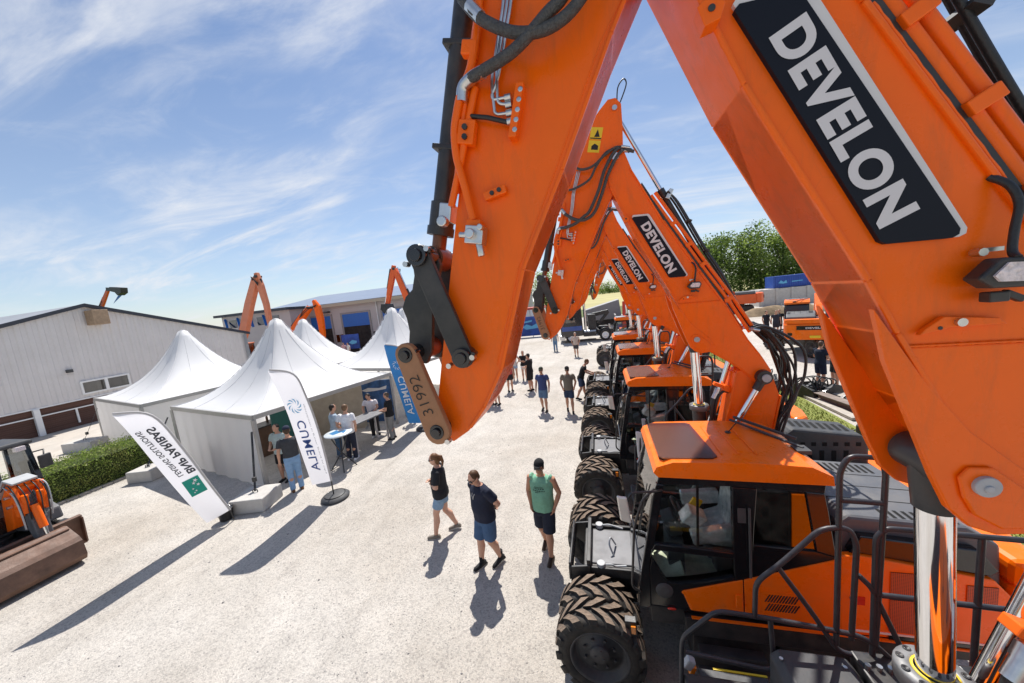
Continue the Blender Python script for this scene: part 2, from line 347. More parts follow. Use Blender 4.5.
def build_boom_set(t):
    y0,y1=NF,NF+.31; yc=(y0+y1)/2
    # main boom: side plates, flanges standing proud along the top and bottom edges
    b=MB(); b.prism(BOOM,'y',y0+.012,y1-.012)
    low=BOOM[12:24][::-1]; 
    b.strip([(.235,5.84),(.50,5.2),(.84,4.53),(.92,4.35),(1.05,4.08),(1.14,3.93),(1.22,3.76)],.018,y0,y1,side=1)
    b.strip([(.50,6.02),(.52,5.98),(.83,5.36),(1.23,4.67),(1.47,4.28),(1.72,3.80),(1.85,3.60)],.018,y0-.002,y1+.002,side=-1)
    # thicker lower side plates with the visible weld line
    b.prism([(.945,4.305),(1.45,4.30),(1.72,3.79),(1.86,3.575),(1.945,3.40),(1.945,3.30),(1.89,3.235),(1.80,3.265),(1.635,3.445),(1.49,3.555),(1.345,3.655),(1.235,3.77),(1.155,3.935),(1.065,4.085)],'y',y0+.005,y1-.005)
    boom=P('boom',b,M['orange'],t,.006)
    # ear plates on the underside that carry the adjusting cylinder
    for ya,yb in ((y0-.002,y0+.028),(y1-.028,y1+.002)):
        e=MB().prism([(.86,4.44),(.895,4.26),(1.03,3.86),(1.075,3.75),(1.13,3.69),(1.20,3.665),(1.29,3.675),(1.36,3.73),(1.30,3.85),(1.12,4.02),(1.0,4.19)],'y',ya,yb)
        P('cylinder_ear',e,M['orange'],t,.005)
    e=MB().prism([(1.085,3.87),(1.11,3.905),(1.17,3.905),(1.21,3.87),(1.285,3.80),(1.31,3.75),(1.27,3.70),(1.20,3.695),(1.13,3.74),(1.10,3.80)],'y',y0-.016,y0-.003)
    P('pin_keeper',e,M['orange'],t,.006)
    p=MB().cyl((1.15,y0-.03,3.845),(1.15,y1+.03,3.845),.034,n=24); p.cyl((1.15,y0-.036,3.84),(1.15,y0-.02,3.84),.014,n=8)
    P('pin',p,M['lgrey'],t,.004)
    p=MB().cyl((.33,y0-.02,6.18),(.33,y1+.02,6.18),.045,n=24).cyl((.36,y0-.0,6.74),(.36,y1,6.74),.03,n=16)
    P('pin',p,M['steel'],t)
    # stiffener gusset lines beneath the boom
    decal_panel(boom)
    P('lifting_lug',MB().prism([(.365,5.435),(.40,5.46),(.445,5.43),(.43,5.385),(.385,5.375)],'y',y0-.045,y0+.015).cyl((.405,y0-.05,5.42),(.405,y0-.044,5.42),.011,n=12,mi=1),[M['orange'],M['black']],boom,.006)
    wb=MB()
    for path in ([(.955,4.308),(1.20,4.306),(1.44,4.303)],[(.26,5.80),(.515,5.18),(.855,4.515),(.94,4.33)],[(.845,5.345),(1.235,4.672),(1.47,4.275)]):
        q=smooth_path([(x,y0+.006,z) for x,z in path],22); wb.tube(q,[.0035+.0018*(k%2) for k in range(len(q))],6)
    P('weld_bead',wb,M['orange'],boom)
    # pipes along the top of the boom
    top=[Vector((.83,0,5.36)),Vector((1.23,0,4.67)),Vector((1.47,0,4.28)),Vector((1.70,0,3.86))]
    nn=Vector((.865,0,.50))
    def run(off,y,first=.4,last=0): 
        a=[p+nn*off for p in top]; a[0]=a[0]+(a[0]-a[1])*first; a[-1]=a[-1]+(a[-1]-a[-2])*last
        return [(p.x,y,p.z) for p in a]
    for off,y in ((.055,y0+.035),(.055,yc+.11),(.115,y0+.05)):
        P('oil_pipe',MB().tube(round_path(run(off,y),.1),.021,10),M['orange'],boom)
    cl=MB()
    for f in (.15,.55,.92):
        q=top[0].lerp(top[1],f)+nn*.075; cl.obox((q.x,y0+.05,q.z),(.045,.10,.085),(0,R(60),0))
    q=top[2]+nn*.06; cl.obox((q.x,y0+.05,q.z),(.05,.10,.09),(0,R(58),0))
    P('pipe_clamp',cl,M['orange'],boom,.004)
    P('groove_strip',MB().prism([(.62,5.83),(.83+.03,5.38),(1.26,4.69),(1.49,4.30),(1.47,4.285),(1.235,4.675),(.835,5.365),(.60,5.80)],'y',y0+.02,y1-.02),M['black'],boom)
    # arm cylinder on top of the boom
    a=Vector((.375,yc,6.74)); e=Vector((1.50,yc,4.36)); d=(e-a)
    P('cylinder_rod',MB().cyl(a,a+d*.5,.026,n=20),M['chrome'],t)
    P('cylinder_barrel',MB().cyl(a+d*.43,e,.036,n=20).cyl(a+d*.42,a+d*.46,.044,n=20),M['black'],t)
    P('cylinder_port',MB().obox(a+d*.455+Vector((.05,-.05,.0)),(.05,.07,.12),(0,R(27),0)),M['steel'],t,.006)
    hs=MB()
    for k,(dy,of) in enumerate(((-.05,.075),(.0,.10),(.05,.075))):
        q=[a+d*.45+Vector((.03,dy-.04,.02)),a+d*.52+nn*of+Vector((0,dy,0)),a+d*.75+nn*(of+.0)+Vector((0,dy,0)),a+d*.92+nn*(of+.02)+Vector((0,dy,0)),Vector((1.75,yc+dy,4.02)),Vector((1.98,yc+dy,3.72))]
        hs.tube(smooth_path(q),.0125,10)
    P('hose',hs,M['hose'],t)
    P('hose_clip',MB().obox(a+d*.62+nn*.09,(.05,.17,.02),(0,R(27),0)).obox(a+d*.78+nn*.09,(.05,.17,.02),(0,R(27),0)),M['black'],t)
    # arm (stick)
    ya,yb=y0+.03,y1-.03
    s=MB().prism(ARM,'y',ya+.006,yb-.006)
    s.strip([(.42,6.05),(.29,5.78),(.12,5.48),(-.09,5.06),(-.28,4.71),(-.42,4.30),(-.52,4.13),(-.60,4.035)],.014,ya-.004,yb+.004,side=-1)
    s.strip([(.30,5.80),(.07,5.46),(-.13,5.06),(-.31,4.72),(-.45,4.32)],.006,ya+.003,yb-.003,side=1)
    arm=P('arm',s,M['orange'],t,.006)
    # boom head plates straddle the arm
    # bucket cylinder in front of the arm
    A=Vector((-.715,yc,4.82)); B=Vector((-.385,yc,6.03)); d=A-B
    P('cylinder_barrel',MB().cyl(B,B+d*.89,.047,n=20).cyl(B+d*.80,B+d*.89,.056,n=20).cyl(B+d*.885,B+d*.915,.062,n=20).lathe([(.0,-.07),(.055,-.07),(.055,.07),(0,.07)],B,'y',16),M['black'],t)
    P('cylinder_rod',MB().cyl(B+d*.88,A,.033,n=16),M['copper'],t)
    P('cylinder_bracket',MB().prism([(-.30,6.15),(-.44,6.06),(-.44,5.98),(-.34,5.9)],'y',yc-.09,yc-.06).prism([(-.30,6.15),(-.44,6.06),(-.44,5.98),(-.34,5.9)],'y',yc+.06,yc+.09),M['orange'],t,.006)
    k=MB()
    for f in (.30,.62): k.obox(B+d*f+Vector((-.0,0,0)),(.125,.095,.022),(0,R(15),0))
    P('cylinder_clamp',k,M['black'],t,.004)
    # bucket linkage
    Bp=(-.575,4.375); C=(-.835,4.405); D=(-.735,4.05); Ap=(A.x,A.z)
    def bar(p,q,w0,w1,ya,yb,mb=None):
        mb=mb or MB(); p=Vector(p);q=Vector(q); d=(q-p).normalized(); n=Vector((-d.y,d.x)); pts=[]
        for k in range(9):
            a=math.pi*k/8; pts.append(p+n*(w0*math.cos(a))-d*(w0*math.sin(a)))
        for k in range(9):
            a=math.pi*k/8; pts.append(q-n*(w1*math.cos(a))+d*(w1*math.sin(a)))
        return mb.prism([(v.x,v.y) for v in pts],'y',ya,yb)
    for ya2,yb2 in ((y0-.03,y0+.0),(y1,y1+.03)): P('guide_link',bar(Ap,Bp,.047,.047,ya2,yb2),M['black'],t,.005)
    h=[(-.80,4.86),(-.76,4.885),(-.68,4.86),(-.665,4.78),(-.70,4.68),(-.73,4.60),(-.765,4.40),(-.80,4.34),(-.86,4.35),(-.885,4.41),(-.865,4.50),(-.87,4.56),(-.885,4.61),(-.86,4.66),(-.82,4.69),(-.80,4.75)]
    for ya2,yb2 in ((yc-.09,yc-.06),(yc+.06,yc+.09)): P('bucket_link',MB().prism(h,'y',ya2,yb2),M['black'],t,.005)
    P('pin_collar',MB().cyl((C[0],yc-.06,C[1]),(C[0],yc+.06,C[1]),.05,n=20).cyl((A.x,yc-.06,A.z),(A.x,yc+.06,A.z),.055,n=20),M['copper'],t)
    e=MB()
    for c,r,ex in ((Ap,.045,.05),(Bp,.042,.05),(C,.035,.05),(D,.034,.05)):
        e.cyl((c[0],y0-ex,c[1]),(c[0],y1+ex,c[1]),r,n=24); e.cyl((c[0],y0-ex-.012,c[1]),(c[0],y0-ex,c[1]),r*.6,n=16)
        e.cyl((c[0]+r*1.25,y0-ex+.008,c[1]+r*.3),(c[0]+r*1.25,y0+.0,c[1]+r*.3),.011,n=8)
    P('linkage_pin',e,M['blackgloss'],t,.003)
    b2=MB()
    for c,dx,dz in ((Ap,.05,.02),(Ap,-.055,-.03),(Bp,.05,.0),(Bp,-.06,-.03),(D,.045,-.045)):
        b2.cyl((c[0]+dx,y0-.05,c[1]+dz),(c[0]+dx,y0-.02,c[1]+dz),.012,n=8)
    P('bolt',b2,M['steel'],t)
    for near in (1,0):
        ya2,yb2=(y0-.045,y0-.012) if near else (y1+.012,y1+.045)
        ln=P('coupler_plate',bar(C,D,.052,.060,ya2,yb2),M['tan'],t,.005)
        if near:
            dd=(Vector((C[0],0,C[1]))-Vector((D[0],0,D[1]))).normalized(); up=Vector((dd.z,0,-dd.x))*-1
            w=text_mb('31992',.185,.05,Vector((D[0],ya2,D[1]))+dd*.085-up*.022,dd,up,th=.002,bold=-.012,nrm=(0,-1,0))
            P('handwriting',w,M['ink'],ln)
    # arm plumbing on the near side
    f=ya
    p=MB()
    for pts in ([(-.10,6.1),(-.19,5.85),(-.225,5.66),(-.30,5.43),(-.335,5.37),(-.33,5.355),(-.265,5.35)],[(-.12,6.1),(-.205,5.85),(-.24,5.66),(-.305,5.46),(-.315,5.335),(-.265,5.325)],[(-.14,6.1),(-.22,5.85),(-.255,5.66),(-.33,5.42),(-.33,5.31),(-.32,5.30),(-.27,5.295)]):
        p.tube(round_path([(x,f-.022,z) for x,z in pts],.03),.0065,8)
    for z in (5.35,5.325,5.295,5.265): p.cyl((-.285,f-.022,z),(-.262,f-.022,z),.013,n=8)
    P('steel_pipe',p,M['steel'],t)
    P('hose',MB().tube([(-.43,f-.02,5.32),(-.36,f-.03,5.295),(-.285,f-.022,5.265)],.009,8),M['hose'],t)
    pb=MB().prism([(-.235,5.385),(-.205,5.38),(-.255,5.20),(-.285,5.205)],'y',f-.04,f+.01)
    for k in range(5):
        z=5.365-.033*k; x=-.232-.009*k
        pb.cyl((x+.012,f-.043,z-.008),(x+.012,f-.037,z-.008),.010,n=12,mi=1)
    P('port_block',pb,[M['orange'],M['steel']],t,.003)
    P('oil_pipe',MB().tube(round_path([(-.335,f-.02,5.75),(-.36,f-.02,5.62),(-.405,f-.03,5.47),(-.455,f-.035,5.40),(-.50,f-.03,5.28),(-.505,f-.03,5.18),(-.485,f-.03,5.07),(-.465,f-.03,4.93)],.04),.016,10).tube(round_path([(-.40,f-.01,5.42),(-.455,f-.02,5.26),(-.515,f-.02,5.10),(-.555,f-.02,5.0)],.04),.015,10).tube([(-.33,f-.012,5.75),(-.47,f-.012,5.3),(-.53,f-.012,5.05)],.014,10),M['orange'],t)
    P('pipe_bracket',MB().obox((-.45,f-.02,5.26),(.07,.04,.09),(0,R(15),0)).obox((-.40,f-.02,5.55),(.06,.04,.05),(0,R(15),0)).obox((-.365,f-.012,5.022),(.095,.026,.034),(0,R(-10),0)).obox((-.462,f-.02,4.915),(.06,.05,.03),(0,R(10),0)),M['orange'],t,.005)
    v=MB().obox((-.455,f-.045,4.865),(.075,.06,.07),(0,R(12),0)).cyl((-.465,f-.10,4.868),(-.465,f-.07,4.868),.02,n=12).cyl((-.445,f-.05,4.84),(-.44,f-.05,4.78),.016,n=8).cyl((-.42,f-.06,4.885),(-.42,f-.1,4.885),.013,n=8).cyl((-.49,f-.06,4.87),(-.52,f-.06,4.875),.013,n=8)
    P('valve_block',v,M['steel'],t,.004)
    P('valve_block',MB().obox((-.59,f+.02,4.985),(.055,.07,.075),(0,R(14),0)).cyl((-.58,f-.085,4.935),(-.58,f-.05,4.935),.022,n=12),M['steel'],t,.005)
    P('bolt',MB().cyl((-.375,f-.032,5.02),(-.375,f-.02,5.02),.009,n=8).cyl((-.345,f-.032,5.027),(-.345,f-.02,5.027),.009,n=8).cyl((-.45,f-.05,5.275),(-.45,f-.03,5.275),.011,n=8).cyl((-.455,f-.05,5.24),(-.455,f-.03,5.24),.011,n=8),M['black'],t)
    # big flexible hoses between boom head and arm
    g=f-.05
    P('hose',MB().tube(smooth_path([(-.40,g-.01,5.70),(-.33,g-.03,5.595),(-.20,g-.05,5.50),(-.07,g-.06,5.485),(.04,g-.06,5.56),(.14,g-.04,5.76),(.24,g-.02,6.0),(.40,g+.0,6.22),(.55,g+.03,6.2)]),.020,10).tube(smooth_path([(-.40,g,5.435),(-.36,g-.02,5.43),(-.22,g-.05,5.45),(-.10,g-.06,5.52),(-.02,g-.06,5.58),(.10,g-.05,5.80),(.20,g-.03,6.05),(.36,g,6.26),(.52,g+.03,6.22)]),.020,10).tube(smooth_path([(-.2,g+.02,6.2),(-.1,g-.02,6.10),(.05,g-.04,6.10),(.2,g-.03,6.2),(.36,g,6.28),(.5,g+.02,6.20)]),.015,10).tube(smooth_path([(-.33,g+.02,5.9),(-.2,g-.03,5.88),(0,g-.05,5.95),(.1,g-.04,6.1),(.24,g,6.25),(.42,g,6.26)]),.015,10),M['braid'],t)
    P('hose_fitting',MB().tube(round_path([(-.455,g+.02,5.37),(-.445,g+.02,5.425),(-.39,g,5.437),(-.345,g-.02,5.431)],.03),.023,10).cyl((-.37,g-.02,5.655),(-.33,g-.03,5.598),.023,n=10).cyl((.40,g,6.23),(.50,g+.03,6.215),.02,n=10).cyl((.40,g-.02,6.27),(.5,g+.02,6.25),.018,n=10),M['steel'],t)
    P('hose',MB().tube(smooth_path([(.40,yc,6.78),(.47,yc-.03,6.90),(.52,yc-.05,7.02),(.49,yc-.05,7.08),(.42,yc-.04,7.0),(.40,yc-.02,6.82)]),.008,8),M['hose'],t)
    # warning stickers on the arm head
    st=MB().prism([(.075,6.59),(.215,6.555),(.18,6.42),(.04,6.455)],'y',ya-.0,ya+.02)
    st.prism([(.037,6.445),(.177,6.41),(.142,6.275),(.002,6.31)],'y',ya-.0,ya+.02)
    P('warning_sticker',st,M['yellow'],arm)
    gl=MB().prism([(.10,6.47),(.165,6.455),(.15,6.545)],'y',ya-.003,ya+.01).prism([(.05,6.33),(.13,6.31),(.14,6.355),(.10,6.39),(.06,6.37)],'y',ya-.003,ya+.01)
    gl.prism([(.05,6.46),(.18,6.425),(.183,6.437),(.053,6.472)],'y',ya-.003,ya+.01)
    P('pictogram',gl,M['ink'],arm)
    # lower boom, lift cylinders, adjusting cylinder
    l=MB().prism(LOWER,'y',y0+.03,y1-.03); l.strip([(1.44,1.8),(1.45,2.65),(1.60,3.38)],.02,y0+.012,y1-.012,side=1); l.strip([(1.80,1.8),(1.96,2.6),(2.05,3.08)],.02,y0+.012,y1-.012,side=-1)
    P('lower_boom',l,M['orange'],t,.006)
    P('access_cover',MB().prism([(1.56,2.2),(1.74,2.2),(1.86,2.85),(1.66,2.85)],'y',y0+.022,y0+.04),M['orange'],t,.006)
    for yy in (y0-.03,y1+.03):
        top=Vector((1.86,yy,3.335)); bot=Vector((1.02,yy,1.75)); d=bot-top
        P('cylinder_rod',MB().cyl(top,top+d*.62,.038,n=20),M['chrome'],t)
        P('cylinder_barrel',MB().cyl(top+d*.58,bot,.06,n=20),M['black'],t)
        P('rod_eye',MB().cyl((1.86,yy-.045,3.335),(1.86,yy+.045,3.335),.085,n=24).cyl(top,top+d*.10,.055,.046,n=20),M['black'],t,.006)
    P('pin',MB().cyl((1.87,y0-.095,3.33),(1.87,y0-.03,3.33),.048,n=24),M['lgrey'],t,.004)
    top=Vector((1.15,yc,3.845)); bot=Vector((1.23,yc,1.7)); gl=Vector((1.185,yc,2.93))
    P('cylinder_rod',MB().cyl(top.lerp(gl,.18),gl+Vector((0,0,-.02)),.052,n=48),M['chrome'],t)
    ey=MB().cyl((1.15,yc-.105,3.845),(1.15,yc+.105,3.845),.072,n=28); ey.tube([top,top.lerp(gl,.10),top.lerp(gl,.20),top.lerp(gl,.205)],[.07,.066,.060,.062],28)
    P('rod_eye',ey,M['black'],t,.004)
    P('cylinder_barrel',MB().cyl(gl+Vector((0,0,-.03)),bot,.088,n=28),M['black'],t)
    fl=MB().lathe([(.058,.0),(.066,.02),(.075,.022),(.112,.018),(.115,.01),(.115,-.045),(.09,-.05)],gl,'z',32)
    for k in range(10):
        a=2*math.pi*k/10; q=gl+Vector((.094*math.cos(a),.094*math.sin(a),.02)); fl.lathe([(.013,0),(.013,.004),(.009,.004),(.007,.001),(0,.001)],q,'z',12,1)
    P('cylinder_gland',fl,[M['gland'],M['black']],t)
    P('wiper_seal',MB().lathe([(.059,.024),(.066,.024),(.068,.018)],gl,'z',32),M['yellow'],t)
    # hose valve brackets on the lower boom
    P('hose_bracket',MB().obox((1.42,yc-.04,3.21),(.14,.07,.045),(0,R(24),0)).obox((1.50,yc-.04,3.17),(.08,.10,.075),(0,R(24),0)),M['orange'],t,.006); P('steel_tube',MB().cyl((1.33,yc+.06,2.68),(1.57,yc+.06,3.50),.036,n=20),M['chrome'],t)
    P('hose_fitting',MB().cyl((1.40,yc-.06,3.17),(1.335,yc-.08,3.05),.028,n=12).cyl((1.40,yc-.06,3.17),(1.375,yc-.07,3.12),.036,n=6),M['steel'],t)
    P('hose',MB().tube(smooth_path([(1.34,yc-.08,3.05),(1.31,yc-.09,2.9),(1.30,yc-.08,2.6),(1.32,yc-.05,2.1)]),.024,10).tube(smooth_path([(1.52,yc-.05,3.12),(1.44,yc-.08,3.13),(1.37,yc-.09,3.02),(1.345,yc-.08,2.75),(1.38,yc-.04,2.2)]),.016,10),M['hose'],t)
    # loops of hoses at the elbow
    rnd=random.Random(5); h=MB(); hf=MB()
    for k in range(13):
        yy=y0-.06+.44*k/12; s0=(1.74+.02*rnd.random(),yy,3.92+.02*rnd.random())
        mx=2.04+.22*rnd.random(); mz=3.50+.20*rnd.random()
        h.tube(smooth_path([s0,(1.92,yy+.02*rnd.uniform(-1,1),3.86+.08*rnd.random()),(mx,yy+.05*rnd.uniform(-1,1),mz),(mx+.05,yy+.06*rnd.uniform(-1,1),3.22+.15*rnd.random()),(2.12+.08*rnd.random(),yy,3.02+.1*rnd.random()),(2.03,yy,2.62+.15*rnd.random()),(1.97,yy,2.3)]),.0135+.005*rnd.random(),8)
        hf.cyl((s0[0]-.01,yy,3.93),(s0[0]+.06,yy,3.91),.021,n=8)
    P('hose_bundle',h,M['hose'],t); P('hose_fitting',hf,M['steel'],t)
    P('oil_pipe',MB().tube([(2.02,y0+.02,2.55),(1.93,y0+.02,1.95)],.022,8).tube([(2.02,y0+.08,2.55),(1.93,y0+.08,1.95)],.022,8).tube([(2.07,y0+.14,2.62),(1.97,y0+.14,1.95)],.022,8),M['orange'],t)
    # work light on the near side
    wl=MB().prism([(1.055,4.51),(1.105,4.565),(1.20,4.558),(1.215,4.525),(1.19,4.475),(1.09,4.48)],'y',y0-.075,y0-.02)
    lt=P('work_light',wl,M['black'],t,.008)
    P('lens',MB().prism([(1.085,4.515),(1.115,4.55),(1.19,4.544),(1.198,4.524),(1.18,4.492),(1.098,4.498)],'y',y0-.082,y0-.06),M['lamp'],lt)
    P('light_bracket',MB().obox((1.125,y0-.035,4.452),(.045,.035,.03),(0,0,0)).obox((1.17,y0-.03,4.45),(.05,.02,.02),(0,R(30),0)),M['black'],lt,.004)
    P('mounting_plate',MB().prism([(.97,4.345),(.985,4.365),(1.03,4.40),(1.16,4.385),(1.18,4.365),(1.05,4.365)],'y',y0-.014,y0+.006),M['orange'],t,.003)
    P('bolt',MB().cyl((1.065,y0-.026,4.38),(1.065,y0-.01,4.38),.013,n=12).cyl((1.02,y0-.016,4.365),(1.02,y0-.01,4.365),.006,n=8,mi=1).cyl((1.10,y0-.03,4.585),(1.10,y0,4.585),.012,n=8).obox((1.125,y0-.012,4.59),(.06,.012,.012)),[M['steel'],M['black']],t)
    P('hose',MB().tube(smooth_path([(1.135,y0+.01,4.80),(1.155,y0-.02,4.765),(1.165,y0-.035,4.71),(1.155,y0-.04,4.64),(1.145,y0-.05,4.58),(1.14,y0-.07,4.56)]),.010,8),M['hose'],t)
M['gland']=mat('cast_grey_gland',(.17,.17,.17),.5,metal=.3,var=.3,scale=14)
M['ink']=mat('black_marker',(.012,.011,.01),.6,var=0)
M['copper']=mat('brown_pin_steel',(.22,.085,.045),.35,metal=.4,var=.3,scale=8)

CAB_IN=(.37,.50)
def build_cab(t):
    Y0,Y1=.05,1.06
    c=MB()
    for a,b in ((Y0,Y0+.06),(Y1-.06,Y1)):
        c.prism([(.45,2.71),(1.84,2.66),(1.83,2.575),(1.09,2.615),(.50,2.615),(.428,2.625)],'y',a,b)
        c.prism([(.18,1.22),(.19,1.40),(.23,1.66),(.31,2.09),(.38,2.48),(.425,2.62),(.495,2.612),(.455,2.42),(.37,1.96),(.335,1.885),(.31,1.68),(.30,1.22)],'y',a+.001,b-.001)
        c.prism([(.373,1.957),(1.088,1.92),(1.088,1.855),(.338,1.888)],'y',a+.002,b-.002)
        c.prism([(.302,1.25),(.312,1.68),(.337,1.80),(.43,1.62),(.48,1.535),(.56,1.52),(.8,1.57),(1.088,1.66),(1.088,1.25)],'y',a+.002,b-.002)
        c.prism([(1.09,2.61),(1.30,2.60),(1.27,2.2),(1.24,1.64),(1.24,1.25),(1.09,1.25)],'y',a,b)
        c.prism([(1.242,1.25),(1.242,1.90),(1.262,2.02),(1.76,2.0),(1.93,1.95),(1.93,1.22)],'y',a+.001,b-.001)
        c.prism([(1.68,2.585),(1.83,2.573),(1.86,2.4),(1.92,1.955),(1.765,2.0)],'y',a+.001,b-.001)
    c.box(.20,1.92,Y0+.061,Y1-.061,1.2,1.27)
    c.prism([(.17,1.2),(.19,1.40),(.215,1.58),(.25,1.58),(.24,1.2)],'y',Y0+.061,Y1-.061)
    c.prism([(.43,2.60),(.455,2.70),(.55,2.70),(.53,2.60)],'y',Y0+.061,Y1-.061)
    c.prism([(1.80,2.66),(1.84,2.57),(1.93,1.95),(1.93,1.22),(1.88,1.22),(1.88,1.95),(1.79,2.5)],'y',Y0+.061,Y1-.061)
    P('cab_frame',c,M['blackgloss'],t,.008)
    rf=MB().prism([(.44,2.705),(.40,2.75),(.43,2.81),(.58,2.862),(1.3,2.868),(1.72,2.835),(1.88,2.75),(1.89,2.66),(1.84,2.665)],'y',Y0-.025,Y1+.025)
    for x in (1.05,1.2,1.35): rf.box(x,x+.02,.2,.9,2.868,2.875)
    rf.prism([(1.45,.3),(1.72,.36),(1.70,.62),(1.5,.55)],'z',2.84,2.868)
    # the roof shell with a real opening, closed by a tinted skylight
    sky=[(.50,.10),(.95,.10),(1.0,.14),(.95,.97),(.90,1.01),(.50,1.01),(.47,.96),(.47,.15)]
    rf0=P('roof',rf,M['orange2'],None,.07); rf0.modifiers['Bevel'].segments=5
    cut=MB().prism([(x*1.0+(.01 if x<.7 else -.01),y+(.01 if y<.5 else -.01)) for x,y in sky],'z',2.5,3.1).build('cutter',[])
    bo=rf0.modifiers.new('cut','BOOLEAN'); bo.object=cut; bo.operation='DIFFERENCE'; bo.solver='EXACT'
    dg=bpy.context.evaluated_depsgraph_get(); me=bpy.data.meshes.new_from_object(rf0.evaluated_get(dg))
    bpy.data.objects.remove(rf0); bpy.data.objects.remove(cut)
    rf2=bpy.data.objects.new('roof',me); col.objects.link(rf2); rf2.parent=t
    P('skylight',MB().prism(sky,'z',2.864,2.876),M['skylight'],rf2)
    g=MB().prism([(.475,2.617),(1.092,2.617),(1.092,1.918),(.362,1.955)],'y',Y0+.02,Y0+.026)
    P('window',g,M['glass'],t)
    P('window',MB().prism([(.33,1.892),(1.09,1.858),(1.09,1.655),(.8,1.565),(.55,1.515),(.475,1.53),(.425,1.62),(.33,1.80)],'y',Y0+.02,Y0+.026),M['glass'],t)
    P('window',MB().prism([(1.29,2.61),(1.69,2.59),(1.77,1.995),(1.25,2.01)],'y',Y0+.02,Y0+.026),M['glassdark'],t)
    P('window',MB().prism([(.475,2.617),(1.092,2.617),(1.092,1.60),(.40,1.60)],'y',Y1-.026,Y1-.02),M['glass'],t)
    P('window',MB().prism([(1.29,2.61),(1.69,2.59),(1.77,1.995),(1.25,2.01)],'y',Y1-.026,Y1-.02),M['glass'],t)
    ws=MB(); ws.add([(.222,Y0+.05,1.56),(.222,Y1-.05,1.56),(.31,Y1-.05,2.09),(.31,Y0+.05,2.09),(.445,Y1-.05,2.66),(.445,Y0+.05,2.66)],[(0,1,2,3),(3,2,4,5)])
    ws=P('windshield',ws,M['glass'],t); ws.modifiers.new('Solidify','SOLIDIFY').thickness=.006
    P('window_bar',MB().beam((.80,Y0+.028,2.615),(.78,Y0+.028,1.94),.012,.022),M['black'],t)
    # door trim, handle, hinge, lower orange panel
    P('door_panel',MB().prism([(.62,1.42),(.60,1.44),(.62,1.462),(1.16,1.645),(1.16,1.235),(.68,1.25)],'y',Y0-.012,Y0+.01),M['orange2'],t,.008)
    P('side_panel',MB().prism([(1.17,1.235),(1.17,1.648),(1.91,1.935),(1.93,1.93),(1.93,1.20)],'y',Y0-.012,Y0+.01),M['orange2'],t,.008)
    P('hinge',MB().box(1.09,1.145,Y0-.03,Y0-.011,1.35,1.49),M['orange2'],t,.006)
    v=MB().box(1.31,1.62,Y0-.016,Y0-.011,1.31,1.555,0)
    for k in range(11):
        x=1.335+k*.024; v.prism([(x,1.35),(x+.012,1.35),(x+.052,1.43),(x+.04,1.43)],'y',Y0-.0185,Y0-.012,1); v.prism([(x,1.445),(x+.012,1.445),(x+.052,1.525),(x+.04,1.525)],'y',Y0-.0185,Y0-.012,1)
    P('air_vent',v,[M['orange2'],M['black']],t)
    P('door_handle',MB().box(1.13,1.20,Y0-.006,Y0+.01,2.25,2.40).tube([(1.22,Y0-.03,2.42),(1.22,Y0-.03,1.7)],.012,8),M['charcoal'],t)
    P('speaker',MB().lathe([(.085,0),(.08,-.012),(.02,-.004),(0,-.006)],(.44,Y0,1.44),'y',20),M['charcoal'],t)
    P('marker_lamp',MB().ball((.50,Y0-.012,1.245),(.045,.012,.014)),M['red'],t)
    # interior: seat under a plastic film, console, steering wheel, tag
    s=MB().box(.92,1.42,.30,.82,1.62,1.78).prism([(1.32,1.7),(1.46,1.7),(1.54,2.46),(1.42,2.48)],'y',.32,.80).box(1.1,1.5,.4,.8,1.27,1.62)
    st=P('seat',s,M['seat'],t,.04)
    f=MB().prism([(.80,1.84),(.84,1.90),(1.02,1.86),(1.18,1.92),(1.24,2.34),(1.36,2.52),(1.50,2.50),(1.50,1.76)],'y',.27,.84)
    f.obox((.98,.24,1.98),(.46,.1,.14),(0,R(-14),0)); f.obox((1.0,.88,2.0),(.42,.1,.16),(0,R(-6),0)); f.obox((.80,.34,2.10),(.20,.14,.18),(R(20),R(30),R(15)))
    P('seat_cover',f,M['film'],st,.02)
    P('console',MB().box(.55,.72,.40,.72,1.27,1.75).obox((.62,.56,1.86),(.14,.22,.22),(0,R(-25),0)).obox((1.2,.22,1.72),(.5,.12,.2)),M['charcoal'],t,.02)
    wv=[(.72+.155*math.cos(a)*.55,.56+.17*math.sin(a),2.02-.155*math.cos(a)*.75) for a in [2*math.pi*k/20 for k in range(21)]]
    P('steering_wheel',MB().tube(wv,.014,8).tube([(.72,.56,2.02),(.60,.56,1.72)],.025,8).tube([(.72,.40,2.02),(.72,.72,2.02)],.012,6),M['black'],t)
    P('tag',MB().obox((.86,.45,2.18),(.10,.02,.12),(R(10),R(25),0)),M['yellow'],t)
    P('floor_mat',MB().obox((.72,.5,1.30),(.7,.7,.02)).obox((.55,.45,1.42),(.3,.5,.02),(0,R(-35),0)),M['film2'],t)
    # mirrors, antenna, roof bar
    mr=MB().tube(round_path([(.47,Y0-.0,2.56),(.40,Y0-.10,2.60),(.16,Y0-.17,2.62),(.10,Y0-.18,2.48)],.05),.012,8)
    a=P('mirror_arm',mr,M['black'],t)
    P('mirror',MB().prism([(.05,2.34),(.155,2.31),(.125,2.58),(.03,2.59)],'y',Y0-.20,Y0-.165),M['mirror'],a,.012)
    a=P('mirror_arm',MB().tube([(.48,2.25,1.9),(.5,2.3,2.25)],.014,8).tube([(.62,2.25,1.9),(.6,2.32,2.4)],.014,8),M['black'],t)
    P('mirror',MB().prism([(.44,1.78),(.55,1.77),(.52,2.22),(.43,2.23)],'y',2.27,2.31),M['white2'],a,.012)
